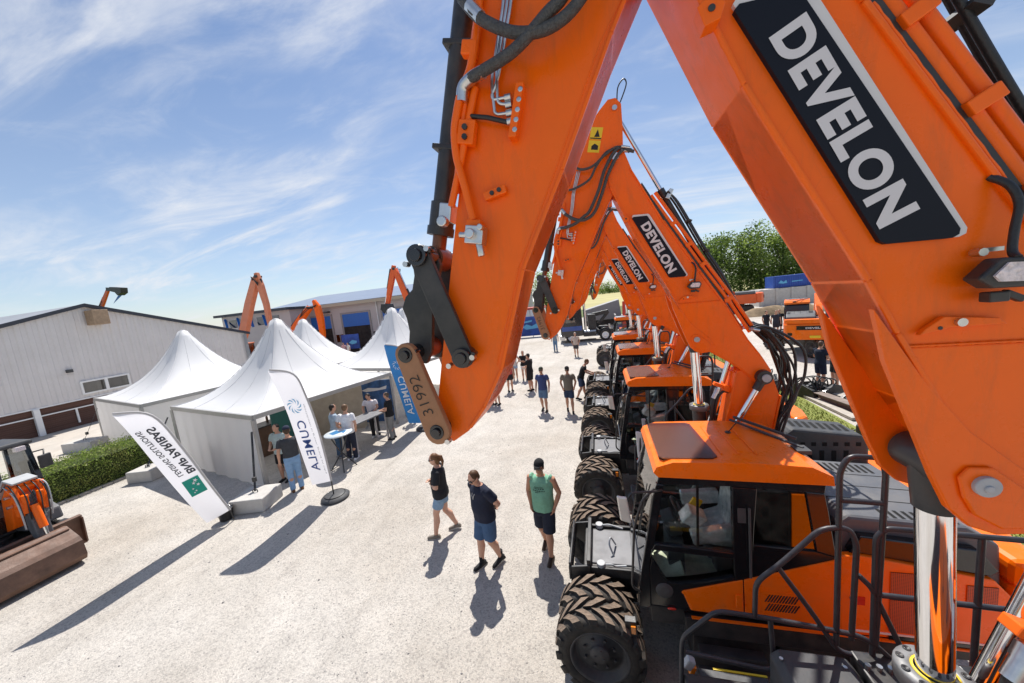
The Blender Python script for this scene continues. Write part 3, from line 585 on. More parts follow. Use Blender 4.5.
    P('mirror',MB().prism([(.56,1.95),(.67,1.95),(.60,2.42),(.54,2.42)],'y',2.34,2.38),M['mirrorgrey'],a,.012)
    P('grab_rail',MB().tube(round_path([(.40,Y0-.02,2.58),(.28,Y0-.07,2.50),(.18,Y0-.08,2.2),(.12,Y0-.06,1.5),(.2,Y0,1.4)],.08),.013,8),M['black'],t)
    P('wiper',MB().tube([(.235,.55,1.60),(.33,.40,2.30)],.008,6).tube([(.26,.43,1.78),(.37,.40,2.42)],.006,6),M['black'],t)
    P('antenna',MB().tube([(1.28,.72,2.87),(1.33,.62,3.02)],.006,6).ball((1.28,.72,2.875),(.03,.03,.015)),M['black'],t)
    P('roof_bar',MB().beam((1.40,1.03,2.90),(1.86,.45,2.82),.03,.02).beam((1.45,1.06,2.92),(1.88,.62,2.84),.02,.03).box(1.78,1.90,.38,.52,2.78,2.82),M['charcoal'],t,.004)
    P('beacon_light',MB().box(1.98,2.07,.20,.28,2.02,2.11),M['amber'],t,.01)
M['film2']=mat('pale_plastic_sheet',(.80,.84,.55),.3,var=.4,scale=5,bump=.6,bscale=10)
M['skydark']=mat('brown_skylight_glass',(.055,.035,.03),.12,var=.5,scale=3,coat=.4,dust=.25,dustc=(.22,.17,.15))
M['white2']=mat('white_mirror_back',(.74,.74,.74),.35,var=.05)
M['mirrorgrey']=mat('grey_mirror_back',(.38,.38,.39),.4,var=.08)

def build_body(t):
    # chassis
    c=MB().box(-.45,2.95,.82,1.68,.50,.98).box(.35,.9,.55,1.95,.62,.95).box(1.3,2.2,.40,2.10,.60,.95)
    c.cyl((-.28,.25,.535),(-.28,2.25,.535),.12).cyl((2.55,.25,.535),(2.55,2.25,.535),.12)
    P('chassis',c,M['black'],t,.015)
    P('turntable',MB().cyl((1.35,1.25,.98),(1.35,1.25,1.12),.55,n=32),M['black'],t)
    P('front_cover',MB().prism([(-.34,.93),(.16,.93),(.20,1.0),(-.34,1.0)],'y',.86,1.52),M['grey2'],t,.012)
    b=MB()
    for y in (.72,1.60): b.prism([(-.36,1.06),(-.62,1.02),(-.62,.80),(-.42,.62),(-.36,.62)],'y',y,y+.03)
    b.box(-.64,-.60,.72,1.63,.84,1.02).tube([(-.62,.74,1.05),(-.62,1.61,1.05)],.02,8).box(-.40,-.35,.74,1.62,.62,1.12).box(-.36,.3,.745,.775,.9,1.02).box(-.36,.3,1.575,1.605,.9,1.02)
    P('front_frame',b,M['black'],t,.006)
    P('filler_cap',MB().cyl((-.22,.80,1.0),(-.22,.80,1.06),.055,n=16).cyl((-.24,1.57,1.0),(-.24,1.57,1.06),.055,n=16),M['lgrey'],t,.008)
    P('brake_pipe',MB().tube(round_path([(-.2,.80,1.03),(-.08,.79,1.05),(-.05,.82,1.0),(.10,.82,1.02)],.03),.012,8).tube(round_path([(-.24,1.57,1.03),(-.1,1.56,1.06),(.1,1.54,1.02)],.03),.012,8).tube(smooth_path([(-.05,1.0,1.0),(-.1,1.05,1.12),(-.08,1.12,1.18),(-.02,1.2,1.02)]),.012,8),M['lgrey'],t)
    # upper frame skirt and belly
    u=MB().box(.30,3.15,.10,2.45,1.0,1.20).box(.62,2.6,.02,.10,.98,1.18)
    P('upper_frame',u,M['black'],t,.01)
    P('trim_strip',MB().box(.68,3.10,.005,.03,1.186,1.20),M['orange2'],t)
    for (x0,x1,z0,z1) in ((.70,1.45,.50,.92),(1.5,2.15,.50,.95)):
        P('step_box',MB().box(x0,x1,.12,.42,z0,z1),M['black'],t,.012)
    P('step',MB().box(.75,1.35,.02,.14,.48,.52).box(.75,1.35,.02,.14,.76,.79),M['charcoal'],t)
    fa=MB().prism([(.02,.45),(.16,.55),(.14,.98),(.02,.98)],'y',.08,.16)
    P('lamp_bracket',fa,M['black'],t,.006); P('marker_lamp',MB().box(.08,.13,.05,.085,.86,.95),M['amber'],t,.006)
    # engine side panels, grilles
    e=MB().prism([(1.94,1.20),(1.94,1.985),(2.10,2.0),(3.0,1.86),(3.13,1.70),(3.2,1.45),(3.18,1.22)],'y',.03,.10)
    P('engine_panel',e,M['orange2'],t,.012)
    for x0,x1,z0,z1 in ((2.30,2.60,1.66,1.87),(2.30,2.60,1.28,1.60),(2.82,3.02,1.60,1.80)):
        P('grille',MB().box(x0,x1,.022,.04,z0,z1),M['grille'],t)
    P('latch',MB().box(2.06,2.12,.022,.04,1.52,1.60,1).cyl((2.02,.03,1.58),(2.02,.02,1.58),.015,n=10),[M['steel'],M['red']],t)
    P('stripe',MB().box(2.05,3.10,.022,.035,1.245,1.26),M['white'],t)
    P('model_plate',MB().box(2.30,2.95,.018,.035,1.203,1.243),M['blackgloss'],t)
    tx=text_mb('DX',.10,.05,(2.36,-.002,1.14),(1,0,0),(0,0,1),th=.002,bold=.03); P('lettering',tx,M['letter'],t)
    # dark recess above the panel, then the grey louvred hood
    P('hood_recess',MB().prism([(2.02,2.0),(2.10,2.17),(2.92,2.10),(3.05,1.92),(3.0,1.87),(2.10,2.005)],'y',.06,.14),M['blackgloss'],t,.01)
    h=MB().prism([(1.98,1.4),(1.98,2.24),(2.06,2.31),(2.9,2.25),(3.12,2.10),(3.16,1.4)],'y',.14,1.28)
    hd=P('hood',h,M['grey'],t,.03)
    sl=MB()
    def hz(x): return 2.31-(x-2.06)*.0714 if x>2.06 else 2.31
    def slot(x0,x1,y0,y1,dz=.003):
        sl.add([(x0,y0,hz(x0)+dz),(x1,y0,hz(x1)+dz),(x1,y1,hz(x1)+dz),(x0,y1,hz(x0)+dz)],[(0,1,2,3)])
    for k in range(11): slot(2.16+k*.062,2.19+k*.062,1.02,1.20)
    for k in range(9): slot(2.35+k*.062,2.38+k*.062,.18,.30)
    for y in (.45,.70,.95): slot(2.03,2.9,y,y+.012,.002)
    P('louvre_slots',sl,M['void'],hd)
    # black slotted box behind the boom
    k=MB().prism([(2.26,2.0),(2.26,2.44),(2.34,2.51),(3.08,2.42),(3.16,2.34),(3.16,2.0)],'y',1.66,2.14)
    bx=P('tank_cover',k,M['charcoal'],t,.03)
    s2=MB()
    for i in range(8):
        x=2.38+i*.085; s2.add([(x,1.78,2.514-(x-2.34)*.1216),(x+.045,1.78,2.509-(x-2.34)*.1216),(x+.075,2.0,2.505-(x-2.34)*.1216),(x+.03,2.0,2.510-(x-2.34)*.1216)],[(0,1,2,3)])
    for i in range(6):
        x=2.42+i*.12; s2.box(x,x+.05,1.656,1.67,2.28,2.33); 
        if i<4: s2.box(2.5+i*.13,2.55+i*.13,1.656,1.67,2.08,2.22)
    P('louvre_slots',s2,M['void'],bx)
    P('body_block',MB().box(2.0,3.2,1.29,2.4,1.2,2.02).box(.42,1.3,1.80,2.42,1.2,1.62),M['black'],t,.02)
    P('engine_panel',MB().box(2.02,3.15,2.402,2.43,1.25,1.98),M['orange2'],t,.01)
    # counterweight
    cw=MB(); pl=[(3.14,.06),(3.30,.05),(3.44,.16),(3.53,.5),(3.55,1.25),(3.53,2.0),(3.44,2.34),(3.30,2.45),(3.14,2.44)]
    cw.prism(pl,'z',1.0,1.78)
    cw.prism([(x-.0 if x<3.2 else x-.06,y) for x,y in pl],'z',1.782,2.02)
    w=P('counterweight',cw,M['orange2'],t,.05)
    P('rear_band',MB().box(3.50,3.585,.55,1.95,1.50,1.70),M['blackgloss'],w,.01)
    P('lettering',text_mb('DEVELON',.85,.09,(3.586,.9,1.555),(0,1,0),(0,0,1),th=.003,bold=.03),M['letter'],w)
    P('number_plate',MB().box(3.53,3.58,1.05,1.45,1.10,1.22),M['yellow'],w)
    P('rear_lamp',MB().box(3.47,3.50,.2,.5,1.2,1.35).box(3.47,3.50,2.0,2.3,1.2,1.35),M['blackgloss'],w,.01)
    # right-hand steps, tool box and handrails
    yb=2.40
    P('tool_box',MB().prism([(.98,1.25),(.98,1.93),(1.03,1.98),(1.42,1.98),(1.46,1.93),(1.46,1.25)],'y',1.78,2.38),M['charcoal'],t,.015)
    P('bolt',MB().cyl((1.02,2.3,1.98),(1.02,2.3,1.99),.012,n=8).cyl((1.38,2.3,1.98),(1.38,2.3,1.99),.012,n=8).cyl((1.5,2.3,2.0),(1.5,2.3,2.03),.016,n=8).cyl((1.56,2.3,2.0),(1.56,2.3,2.03),.016,n=8).cyl((1.62,2.3,2.0),(1.62,2.3,2.03),.016,n=8).cyl((1.68,2.3,2.0),(1.68,2.3,2.03),.016,n=8),M['steel'],t)
    P('tool_box',MB().box(1.47,2.0,1.85,2.42,1.25,2.0),M['black'],t,.012)
    st=MB().box(.55,1.03,2.16,2.53,1.50,1.54)
    sp=P('step',st,M['charcoal'],t,.004)
    dots=MB()
    for i in range(6):
        for j in range(4): dots.cyl((.60+i*.07,2.22+j*.075,1.54),(.60+i*.07,2.22+j*.075,1.547),.012,n=8)
    P('tread_studs',dots,M['lgrey'],sp); P('edge_strip',MB().box(.66,1.03,2.53,2.545,1.50,1.545),M['yellow'],sp)
    P('step_lamp',MB().obox((.48,2.50,1.61),(.06,.06,.09),(0,R(30),0)),M['lgrey'],t,.01); P('marker_lamp',MB().obox((.505,2.52,1.53),(.035,.05,.09),(0,R(20),0)),M['amber'],t,.008)
    r=MB(); rr=.0165
    def T(p,y=yb,rad=.07): r.tube(round_path([(x,yy if yy is not None else y,z) for x,yy,z in [(q[0],None,q[1]) if len(q)==2 else q for q in p]],rad),rr,10)
    T([(.40,1.50),(.42,1.94),(.66,2.20),(1.00,2.185),(1.50,2.135),(1.60,2.08),(1.70,1.97)])
    T([(1.00,2.18),(1.02,1.78),(.95,1.765),(.44,1.82)],rad=.05)
    rail1=P('handrail',r,M['railpaint'],t)
    r=MB(); T([(.905,2.19),(.915,2.46),(1.07,2.62),(1.30,2.90),(1.45,2.91),(1.49,2.80),(1.47,2.10)])
    T([(1.05,2.59),(1.24,2.28),(1.40,1.99),(1.75,1.95)],rad=.06)
    P('handrail',r,M['railpaint'],t)
    r=MB(); T([(1.585,1.98),(1.59,2.86),(1.64,2.92),(2.5,2.88),(2.6,2.8),(2.6,2.0)]); T([(1.59,2.45),(2.6,2.42)]); T([(1.50,2.58),(1.57,2.50),(1.76,2.02)],rad=.03); T([(2.1,2.9),(2.1,2.0)])
    P('handrail',r,M['railpaint'],t)
    r=MB(); T([(1.385,2.05),(1.395,3.30),(1.44,3.40),(1.60,3.39),(1.63,3.30),(1.60,2.05)]); T([(1.39,3.10),(1.62,3.09)])
    return P('handrail',r,M['railpaint'],t)
M['boxgrey']=mat('dark_grey_cover',(.075,.078,.085),.42,var=.12,scale=5,dust=.12)
M['grey2']=mat('mid_grey_cover',(.15,.153,.165),.45,var=.08,dust=.1)
M['void']=mat('dark_opening',(.004,.004,.004),.9,var=0)
M['railpaint']=mat('satin_black_rail',(.025,.026,.032),.35,var=.2,scale=20,dust=.1,dustc=(.15,.15,.16))

def build_excavator():
    t=thing('wheeled_excavator','','excavator',group='wheeled excavators parked in a row')
    build_boom_set(t); build_cab(t); build_body(t)
    for x in (-.28,2.55):
        for y,fl in ((.18,False),(.515,False),(1.985,True),(2.32,True)):
            wheel(t,x,y,fl,ang=random.uniform(0,6))
    return t
# ------------------------------------------------------------------ camera, sun, sky
def setup_camera():
    p,r,y=R(7.15),R(6.25),R(14.77)
    fw=Vector((-math.sin(y)*math.cos(p),math.cos(y)*math.cos(p),-math.sin(p)))
    rt=Vector((math.cos(y),math.sin(y),0)); up=rt.cross(fw)
    rt2=rt*math.cos(r)-up*math.sin(r); up2=rt2.cross(fw)
    cd=bpy.data.cameras.new('camera'); cd.lens=12; cd.sensor_width=36; cd.clip_start=.05; cd.clip_end=6000
    o=bpy.data.objects.new('camera',cd); col.objects.link(o)
    o.matrix_world=Matrix(((rt2.x,up2.x,-fw.x,0),(rt2.y,up2.y,-fw.y,0),(rt2.z,up2.z,-fw.z,4.6),(0,0,0,1)))
    scene.camera=o
setup_camera()
SUN_EL,SUN_AZ=58,-12
def setup_light():
    l=bpy.data.lights.new('sun','SUN'); l.energy=4.6; l.angle=R(.5); l.color=(1,.955,.89)
    o=bpy.data.objects.new('sun',l); col.objects.link(o)
    d=Vector((math.sin(R(SUN_AZ))*math.cos(R(SUN_EL)),math.cos(R(SUN_AZ))*math.cos(R(SUN_EL)),math.sin(R(SUN_EL))))
    o.rotation_euler=d.to_track_quat('Z','Y').to_euler()
    w=bpy.data.worlds.new('World'); scene.world=w; w.use_nodes=True; nt=w.node_tree; N=nt.nodes; L=nt.links
    bg=N['Background']; bg.inputs['Strength'].default_value=SKY_STR
    sky=N.new('ShaderNodeTexSky'); sky.sky_type='NISHITA'; sky.sun_disc=False; sky.sun_elevation=R(SUN_EL); sky.sun_rotation=R(SUN_AZ)
    sky.air_density=1.0; sky.dust_density=.35; sky.ozone_density=4.5; sky.altitude=0
    # thin cirrus: stretched noise on a plane high above the ground
    tc=N.new('ShaderNodeTexCoord'); sp=N.new('ShaderNodeSeparateXYZ'); L.new(tc.outputs['Generated'],sp.inputs[0])
    mz=N.new('ShaderNodeMath'); mz.operation='MAXIMUM'; mz.inputs[1].default_value=0; L.new(sp.outputs['Z'],mz.inputs[0])
    az=N.new('ShaderNodeMath'); az.operation='ADD'; az.inputs[1].default_value=.16; L.new(mz.outputs[0],az.inputs[0])
    dx=N.new('ShaderNodeMath'); dx.operation='DIVIDE'; L.new(sp.outputs['X'],dx.inputs[0]); L.new(az.outputs[0],dx.inputs[1])
    dy=N.new('ShaderNodeMath'); dy.operation='DIVIDE'; L.new(sp.outputs['Y'],dy.inputs[0]); L.new(az.outputs[0],dy.inputs[1])
    cb=N.new('ShaderNodeCombineXYZ'); L.new(dx.outputs[0],cb.inputs[0]); L.new(dy.outputs[0],cb.inputs[1])
    def layer(scale,rot,stretch,detail,lo,hi,loc=(0,0,0),dist=.6):
        mp=N.new('ShaderNodeMapping'); mp.inputs['Rotation'].default_value=(0,0,R(rot)); mp.inputs['Scale'].default_value=(stretch,1,1); mp.inputs['Location'].default_value=loc
        L.new(cb.outputs[0],mp.inputs[0])
        n=N.new('ShaderNodeTexNoise'); n.inputs['Scale'].default_value=scale; n.inputs['Detail'].default_value=detail; n.inputs['Roughness'].default_value=.62; n.inputs['Distortion'].default_value=dist
        L.new(mp.outputs[0],n.inputs['Vector'])
        r=N.new('ShaderNodeMapRange'); r.interpolation_type='SMOOTHSTEP'; r.inputs[1].default_value=lo; r.inputs[2].default_value=hi; L.new(n.outputs['Fac'],r.inputs[0]); return r.outputs[0]
    a=layer(1.1,25,.45,3,.385,.66,(3.1,1.7,0)); b=layer(2.6,32,.30,9,.36,.74,(.4,2.2,0),.9); c2=layer(5.0,-20,.5,7,.45,.8,(7,3,0))
    m1=N.new('ShaderNodeMath'); m1.operation='MULTIPLY'; L.new(a,m1.inputs[0]); L.new(b,m1.inputs[1])
    m2=N.new('ShaderNodeMath'); m2.operation='MULTIPLY'; m2.inputs[1].default_value=.30; L.new(c2,m2.inputs[0])
    m3=N.new('ShaderNodeMath'); m3.operation='ADD'; m3.use_clamp=True; L.new(m1.outputs[0],m3.inputs[0]); L.new(m2.outputs[0],m3.inputs[1])
    # a pale haze veil everywhere, denser low down
    hz=N.new('ShaderNodeMapRange'); hz.inputs[1].default_value=0; hz.inputs[2].default_value=.55; hz.inputs[3].default_value=.32; hz.inputs[4].default_value=.02; L.new(mz.outputs[0],hz.inputs[0])
    m4=N.new('ShaderNodeMath'); m4.operation='MULTIPLY_ADD'; m4.inputs[1].default_value=.92; m4.use_clamp=True; L.new(m3.outputs[0],m4.inputs[0]); L.new(hz.outputs[0],m4.inputs[2])
    mx=N.new('ShaderNodeMix'); mx.data_type='RGBA'; mx.inputs[7].default_value=(CLOUD*.97,CLOUD*1.0,CLOUD*1.06,1)
    L.new(m4.outputs[0],mx.inputs[0]); L.new(sky.outputs[0],mx.inputs[6]); L.new(mx.outputs[2],bg.inputs[0])
    scene.view_settings.view_transform='Standard'; scene.view_settings.look='None'; scene.view_settings.gamma=1; scene.view_settings.use_curve_mapping=False
    scene.view_settings.exposure=EXPO
SKY_STR,CLOUD,EXPO=.090,7.0,.46
setup_light()

# ------------------------------------------------------------------ ground
def gravel():
    m=bpy.data.materials.new('pale_gravel'); m.use_nodes=True; nt=m.node_tree;N=nt.nodes;L=nt.links;b=N['Principled BSDF']; b.inputs['Roughness'].default_value=.95; b.inputs['Specular IOR Level'].default_value=.2
    tc=N.new('ShaderNodeTexCoord')
    def noise_(s,d,r=.6):
        n=N.new('ShaderNodeTexNoise'); n.inputs['Scale'].default_value=s; n.inputs['Detail'].default_value=d; n.inputs['Roughness'].default_value=r; L.new(tc.outputs['Object'],n.inputs['Vector']); return n.outputs['Fac']
    def ramp(f,p0,c0,p1,c1):
        r=N.new('ShaderNodeValToRGB'); e=r.color_ramp.elements; e[0].position=p0;e[0].color=(*c0,1);e[1].position=p1;e[1].color=(*c1,1); L.new(f,r.inputs[0]); return r.outputs[0]
    big=ramp(noise_(.22,5),.35,(.465,.425,.375),.65,(.575,.545,.505))
    mid=ramp(noise_(1.6,7,.7),.35,(.90,.90,.90),.62,(1.06,1.06,1.06))
    mp=N.new('ShaderNodeMapping'); mp.inputs['Rotation'].default_value=(0,0,R(-24)); mp.inputs['Scale'].default_value=(1,.07,1); L.new(tc.outputs['Object'],mp.inputs[0])
    tn=N.new('ShaderNodeTexNoise'); tn.inputs['Scale'].default_value=2.2; tn.inputs['Detail'].default_value=6; tn.inputs['Distortion'].default_value=.5; L.new(mp.outputs[0],tn.inputs['Vector'])
    track=ramp(tn.outputs['Fac'],.30,(.90,.895,.89),.46,(1.0,1.0,1.0))
    v=N.new('ShaderNodeTexVoronoi'); v.inputs['Scale'].default_value=42; L.new(tc.outputs['Object'],v.inputs['Vector']); sv=N.new('ShaderNodeSeparateColor'); L.new(v.outputs['Color'],sv.inputs[0]); stone=ramp(sv.outputs[0],.05,(.78,.775,.78),.5,(1.05,1.045,1.035))
    fine=ramp(noise_(42,7,.8),.32,(.80,.795,.80),.66,(1.12,1.115,1.10))
    pit=ramp(noise_(75,2,.5),.30,(.70,.70,.71),.45,(1,1,1))
    def mul(a,c):
        x=N.new('ShaderNodeMix'); x.data_type='RGBA'; x.blend_type='MULTIPLY'; x.inputs[0].default_value=1; L.new(a,x.inputs[6]); L.new(c,x.inputs[7]); return x.outputs[2]
    L.new(mul(mul(mul(mul(mul(big,mid),fine),pit),track),stone),b.inputs['Base Color'])
    bp=N.new('ShaderNodeBump'); bp.inputs['Strength'].default_value=.85; bp.inputs['Distance'].default_value=.018
    ad=N.new('ShaderNodeMath'); ad.operation='MULTIPLY_ADD'; ad.inputs[1].default_value=.6; L.new(noise_(85,3,.6),ad.inputs[0]); L.new(noise_(34,6,.75),ad.inputs[2])
    L.new(ad.outputs[0],bp.inputs['Height']); L.new(bp.outputs[0],b.inputs['Normal'])
    return m
def sheet(name,pts,z,m,kind='structure'):
    mb=MB(); mb.add([(x,y,z) for x,y in pts],[list(range(len(pts)))]); o=mb.build(name,m); o['kind']=kind; return o
M['gravel']=gravel()
M['earth']=mat('meadow_ground',(.10,.13,.035),.95,var=.3,scale=.05)
M['field']=mat('pale_crop_field',(.40,.36,.16),.95,var=.18,scale=.05)
M['pave']=mat('worn_concrete_paving',(.47,.43,.38),.85,var=.12,scale=1.2,bump=.2,bscale=30,dust=.3,dustc=(.42,.33,.25))
M['grassground']=mat('short_grass_soil',(.20,.225,.05),.95,var=.35,scale=3,bump=.6,bscale=40)
RH=4000
sheet('ground',[(RH*math.cos(a),RH*math.sin(a)) for a in [2*math.pi*k/64 for k in range(64)]],-.012,M['earth'])
sheet('gravel',[(-70,-40),(60,-40),(60,58),(8,60),(-70,64)],0,M['gravel'])
sheet('pavement',[(-32,-12),(-17.6,-12),(-17.5,5.2),(-17.4,8),(-17.6,13),(-32,24)],.005,M['pave'])
sheet('field',[(-60,86),(-140,300),(-120,330),(190,330),(60,86)],-.006,M['field'])
sheet('lawn',[(4.0,3.5),(6.4,3.5),(6.7,9),(6.75,14),(6.4,26),(4.2,26)],.006,M['grassground'])
def kerbs():
    m=MB()
    for i in range(14):
        m.obox((-15.52,5.6-i*.0+0,0),(.01,.01,.01)) if False else None
    for k in range(12): m.box(-16.0-k*1.0*.0-.0,-15.86,5.4+k*.26,5.4+k*.26+.25,0.0,.07)
    o=m.build('kerb',M['kerb'],bevel=.01); o['kind']='structure'
M['kerb']=mat('grey_kerb_stone',(.38,.35,.32),.8,var=.15,scale=5)
kerbs()
# loose dry tyre swirls are in the gravel colour; grass blades as countless stuff
def grass():
    rnd=random.Random(3); m=MB()
    M['blade']=[mat('grass_blade_a',(.22,.27,.05),.8,var=.2),mat('grass_blade_b',(.36,.35,.10),.8,var=.2)]
    for i in range(22000):
        y=3.7+(rnd.random()**1.5)*20; x=rnd.uniform(4.1,6.6); a=rnd.uniform(0,6.28); h=rnd.uniform(.03,.09); w=.008+.004*(y/8)
        dx,dy=math.cos(a)*w,math.sin(a)*w; lx,ly=rnd.uniform(-.04,.04),rnd.uniform(-.04,.04)
        m.add([(x-dx,y-dy,0),(x+dx,y+dy,0),(x+lx,y+ly,h)],[(0,1,2)],0 if noise.noise((x*1.2,y*1.2,0))+rnd.uniform(-.5,.5)<.1 else 1)
    o=m.build('grass',M['blade']); o['kind']='stuff'
grass()
def stones():
    rnd=random.Random(17); m=MB()
    for i in range(7000):
        d=2.4+rnd.random()**1.4*16; a=R(rnd.uniform(-20,78)); x=-d*math.sin(a); y=d*math.cos(a)
        if x>-.9 or (x<-7.5 and y>6.5): continue
        r=rnd.uniform(.006,.013)*(1 if rnd.random()<.93 else 1.7)*(.8+d*.03); q=rnd.uniform(0,6.28)
        V=[(x+r*math.cos(q+k*1.571)*rnd.uniform(.7,1.3),y+r*math.sin(q+k*1.571)*rnd.uniform(.7,1.3),r*.05) for k in range(4)]+[(x,y,r*rnd.uniform(.6,1.0))]
        m.add(V,[(0,1,4),(1,2,4),(2,3,4),(3,0,4)],0 if rnd.random()<.6 else 1)
    o=m.build('loose_stones',[mat('pale_stone',(.50,.47,.43),.9,var=.2),mat('grey_stone',(.27,.26,.25),.9,var=.3)]); o['kind']='stuff'
stones()

# ------------------------------------------------------------------ trees and hedge
def leaf_mat(name,c):
    m=mat(name,c,.6,var=.3,scale=1.5,spec=.25); nt=m.node_tree;N=nt.nodes;L=nt.links;b=N['Principled BSDF']; t=N.new('ShaderNodeBsdfTranslucent'); t.inputs[0].default_value=(c[0]*1.5,c[1]*1.6,c[2]*1.1,1)
    mx=N.new('ShaderNodeMixShader'); mx.inputs[0].default_value=.42; out=[n for n in N if n.type=='OUTPUT_MATERIAL'][0]; L.new(b.outputs[0],mx.inputs[1]); L.new(t.outputs[0],mx.inputs[2]); L.new(mx.outputs[0],out.inputs[0]); return m
M['leaf']=[leaf_mat('leaf_dark',(.07,.11,.028)),leaf_mat('leaf_mid',(.145,.20,.05)),leaf_mat('leaf_light',(.25,.31,.09))]
M['bark']=mat('bark',(.10,.075,.055),.9,var=.3,scale=4,bump=.6,bscale=12)
def leaf_quads(m,p,s,rnd,n,mi):
    for _ in range(n):
        a=Vector((rnd.gauss(0,1),rnd.gauss(0,1),rnd.gauss(0,.7)+.35)).normalized(); t=a.orthogonal().normalized(); t.rotate(Matrix.Rotation(rnd.uniform(0,6.28),3,a)) ; b=a.cross(t)
        L=s*rnd.uniform(.6,1.3); q=p+Vector((rnd.gauss(0,1),rnd.gauss(0,1),rnd.gauss(0,1)))*s*1.1
        m.add([q-t*L*.5,q+b*L*.28,q+t*L*.5,q-b*L*.28],[(0,1,2,3)],mi)
def crown_mesh(h,w,seed,n,leaf,base=.25,shape=1.0):
    rnd=random.Random(seed); m=MB(); blobs=[]
    for i in range(26):
        z=base+ (1-base)*rnd.random(); rr=(math.sin(math.pi*min(max((z-base)/(1-base),.05),.95))**.6)*.5*w*shape
        a=rnd.uniform(0,6.28); d=rr*math.sqrt(rnd.random())*.9
        blobs.append((Vector((d*math.cos(a),d*math.sin(a),h*min(z,.90))),w*rnd.uniform(.13,.23)))
    for i in range(n):
        c,r=rnd.choice(blobs)
        v=Vector((rnd.gauss(0,1),rnd.gauss(0,1),rnd.gauss(0,1))).normalized()*r*(.55+.5*rnd.random()**.5)
        p=c+Vector((v.x,v.y,v.z*.85))
        k=noise.noise(p*.35+Vector((seed,0,0)))+rnd.uniform(-.45,.45)
        leaf_quads(m,p,leaf,rnd,3,0 if k<-.12 else (1 if k<.25 else 2))
    return m
def trunk_mb(h,w,seed):
    rnd=random.Random(seed+99); m=MB()
    m.tube(smooth_path([(0,0,-.1),(rnd.uniform(-.1,.1),0,h*.25),(rnd.uniform(-.3,.3),rnd.uniform(-.3,.3),h*.6),(0,0,h*.85)],4),[h*.022*(1-.9*i/12) for i in range(13)],8)
    for i in range(6):
        a=rnd.uniform(0,6.28); z=h*rnd.uniform(.25,.6); L=w*rnd.uniform(.25,.42)
        m.tube(smooth_path([(0,0,z),(math.cos(a)*L*.5,math.sin(a)*L*.5,z+h*.10),(math.cos(a)*L,math.sin(a)*L,z+h*.22)],3),[h*.010*(1-.12*k) for k in range(7)],6)
    return m
def tree(label,loc,h,w,seed,n=900,leaf=.32,base=.2,group=None,cat='tree',name='broadleaf_tree'):
    t=thing(name,label,cat,loc,0,group)
    P('trunk',trunk_mb(h,w,seed),M['bark'],t); P('crown',crown_mesh(h,w,seed,n,leaf,base),M['leaf'],t)
    return t
def hedge():
    rnd=random.Random(11); t=thing('clipped_hedge','clipped green hedge running beside the white tent and the concrete apron','hedge')
    A=Vector((-15.95,5.2,0)); u=Vector((-.015,1,0)).normalized(); n=Vector((-1,-.015,0)).normalized(); Ln=3.5; Wd=1.5; H=1.0
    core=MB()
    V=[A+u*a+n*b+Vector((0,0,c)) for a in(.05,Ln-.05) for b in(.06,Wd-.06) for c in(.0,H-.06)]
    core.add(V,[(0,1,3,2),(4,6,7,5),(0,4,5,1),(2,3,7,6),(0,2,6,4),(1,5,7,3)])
    P('dark_core',core,mat('hedge_inside',(.035,.05,.012),.9,var=.5,scale=12,bump=1,bscale=40),t)  # solid dark box behind the leaves; inner shade is put into its colour
    m=MB()
    for i in range(9000):
        f=rnd.random()
        a,b,c=rnd.random()*Ln,rnd.random()*Wd,rnd.random()*H
        if f<.42: c=H+rnd.gauss(0,.03)+(rnd.random()**12)*.16
        elif f<.80: b=rnd.gauss(0,.025); c=max(c,.04)
        elif f<.9: a=Ln+rnd.gauss(0,.02)
        else: a=rnd.gauss(0,.02)
        p=A+u*a+n*b+Vector((0,0,c)); k=noise.noise(p*2)+rnd.uniform(-.5,.5)
        leaf_quads(m,p,.045,rnd,2,0 if k<-.15 else (1 if k<.2 else 2))
    P('leaves',m,[M['leaf'][1],M['leaf'][2],mat('hedge_tip',(.22,.24,.05),.6,var=.2)],t)
hedge()

# ------------------------------------------------------------------ the hall on the left
M['cladding']=mat('grey_steel_cladding',(.66,.63,.62),.5,var=.05,scale=.6,dust=.12,dustc=(.4,.36,.33))
M['brick']=None
def brick():
    m=bpy.data.materials.new('brown_brick'); m.use_nodes=True;nt=m.node_tree;N=nt.nodes;L=nt.links;b=N['Principled BSDF']; b.inputs['Roughness'].default_value=.85
    tc=N.new('ShaderNodeTexCoord'); mp=N.new('ShaderNodeMapping'); mp.inputs['Rotation'].default_value=(R(90),0,R(90)); L.new(tc.outputs['Object'],mp.inputs[0])
    k=N.new('ShaderNodeTexBrick'); k.inputs['Scale'].default_value=4.5; k.inputs['Color1'].default_value=(.115,.055,.040,1); k.inputs['Color2'].default_value=(.085,.040,.030,1); k.inputs['Mortar'].default_value=(.16,.13,.11,1); k.inputs['Mortar Size'].default_value=.012
    L.new(mp.outputs[0],k.inputs['Vector']); L.new(k.outputs['Color'],b.inputs['Base Color']); return m
M['brick']=brick()
M['roofdark']=mat('dark_roof_edge',(.035,.04,.055),.5,var=.1)
M['roofgrey']=mat('grey_roof_sheet',(.30,.31,.33),.5,var=.1,scale=.8)
M['paneglass']=glass_mat('window_pane',(.16,.17,.18),.12)
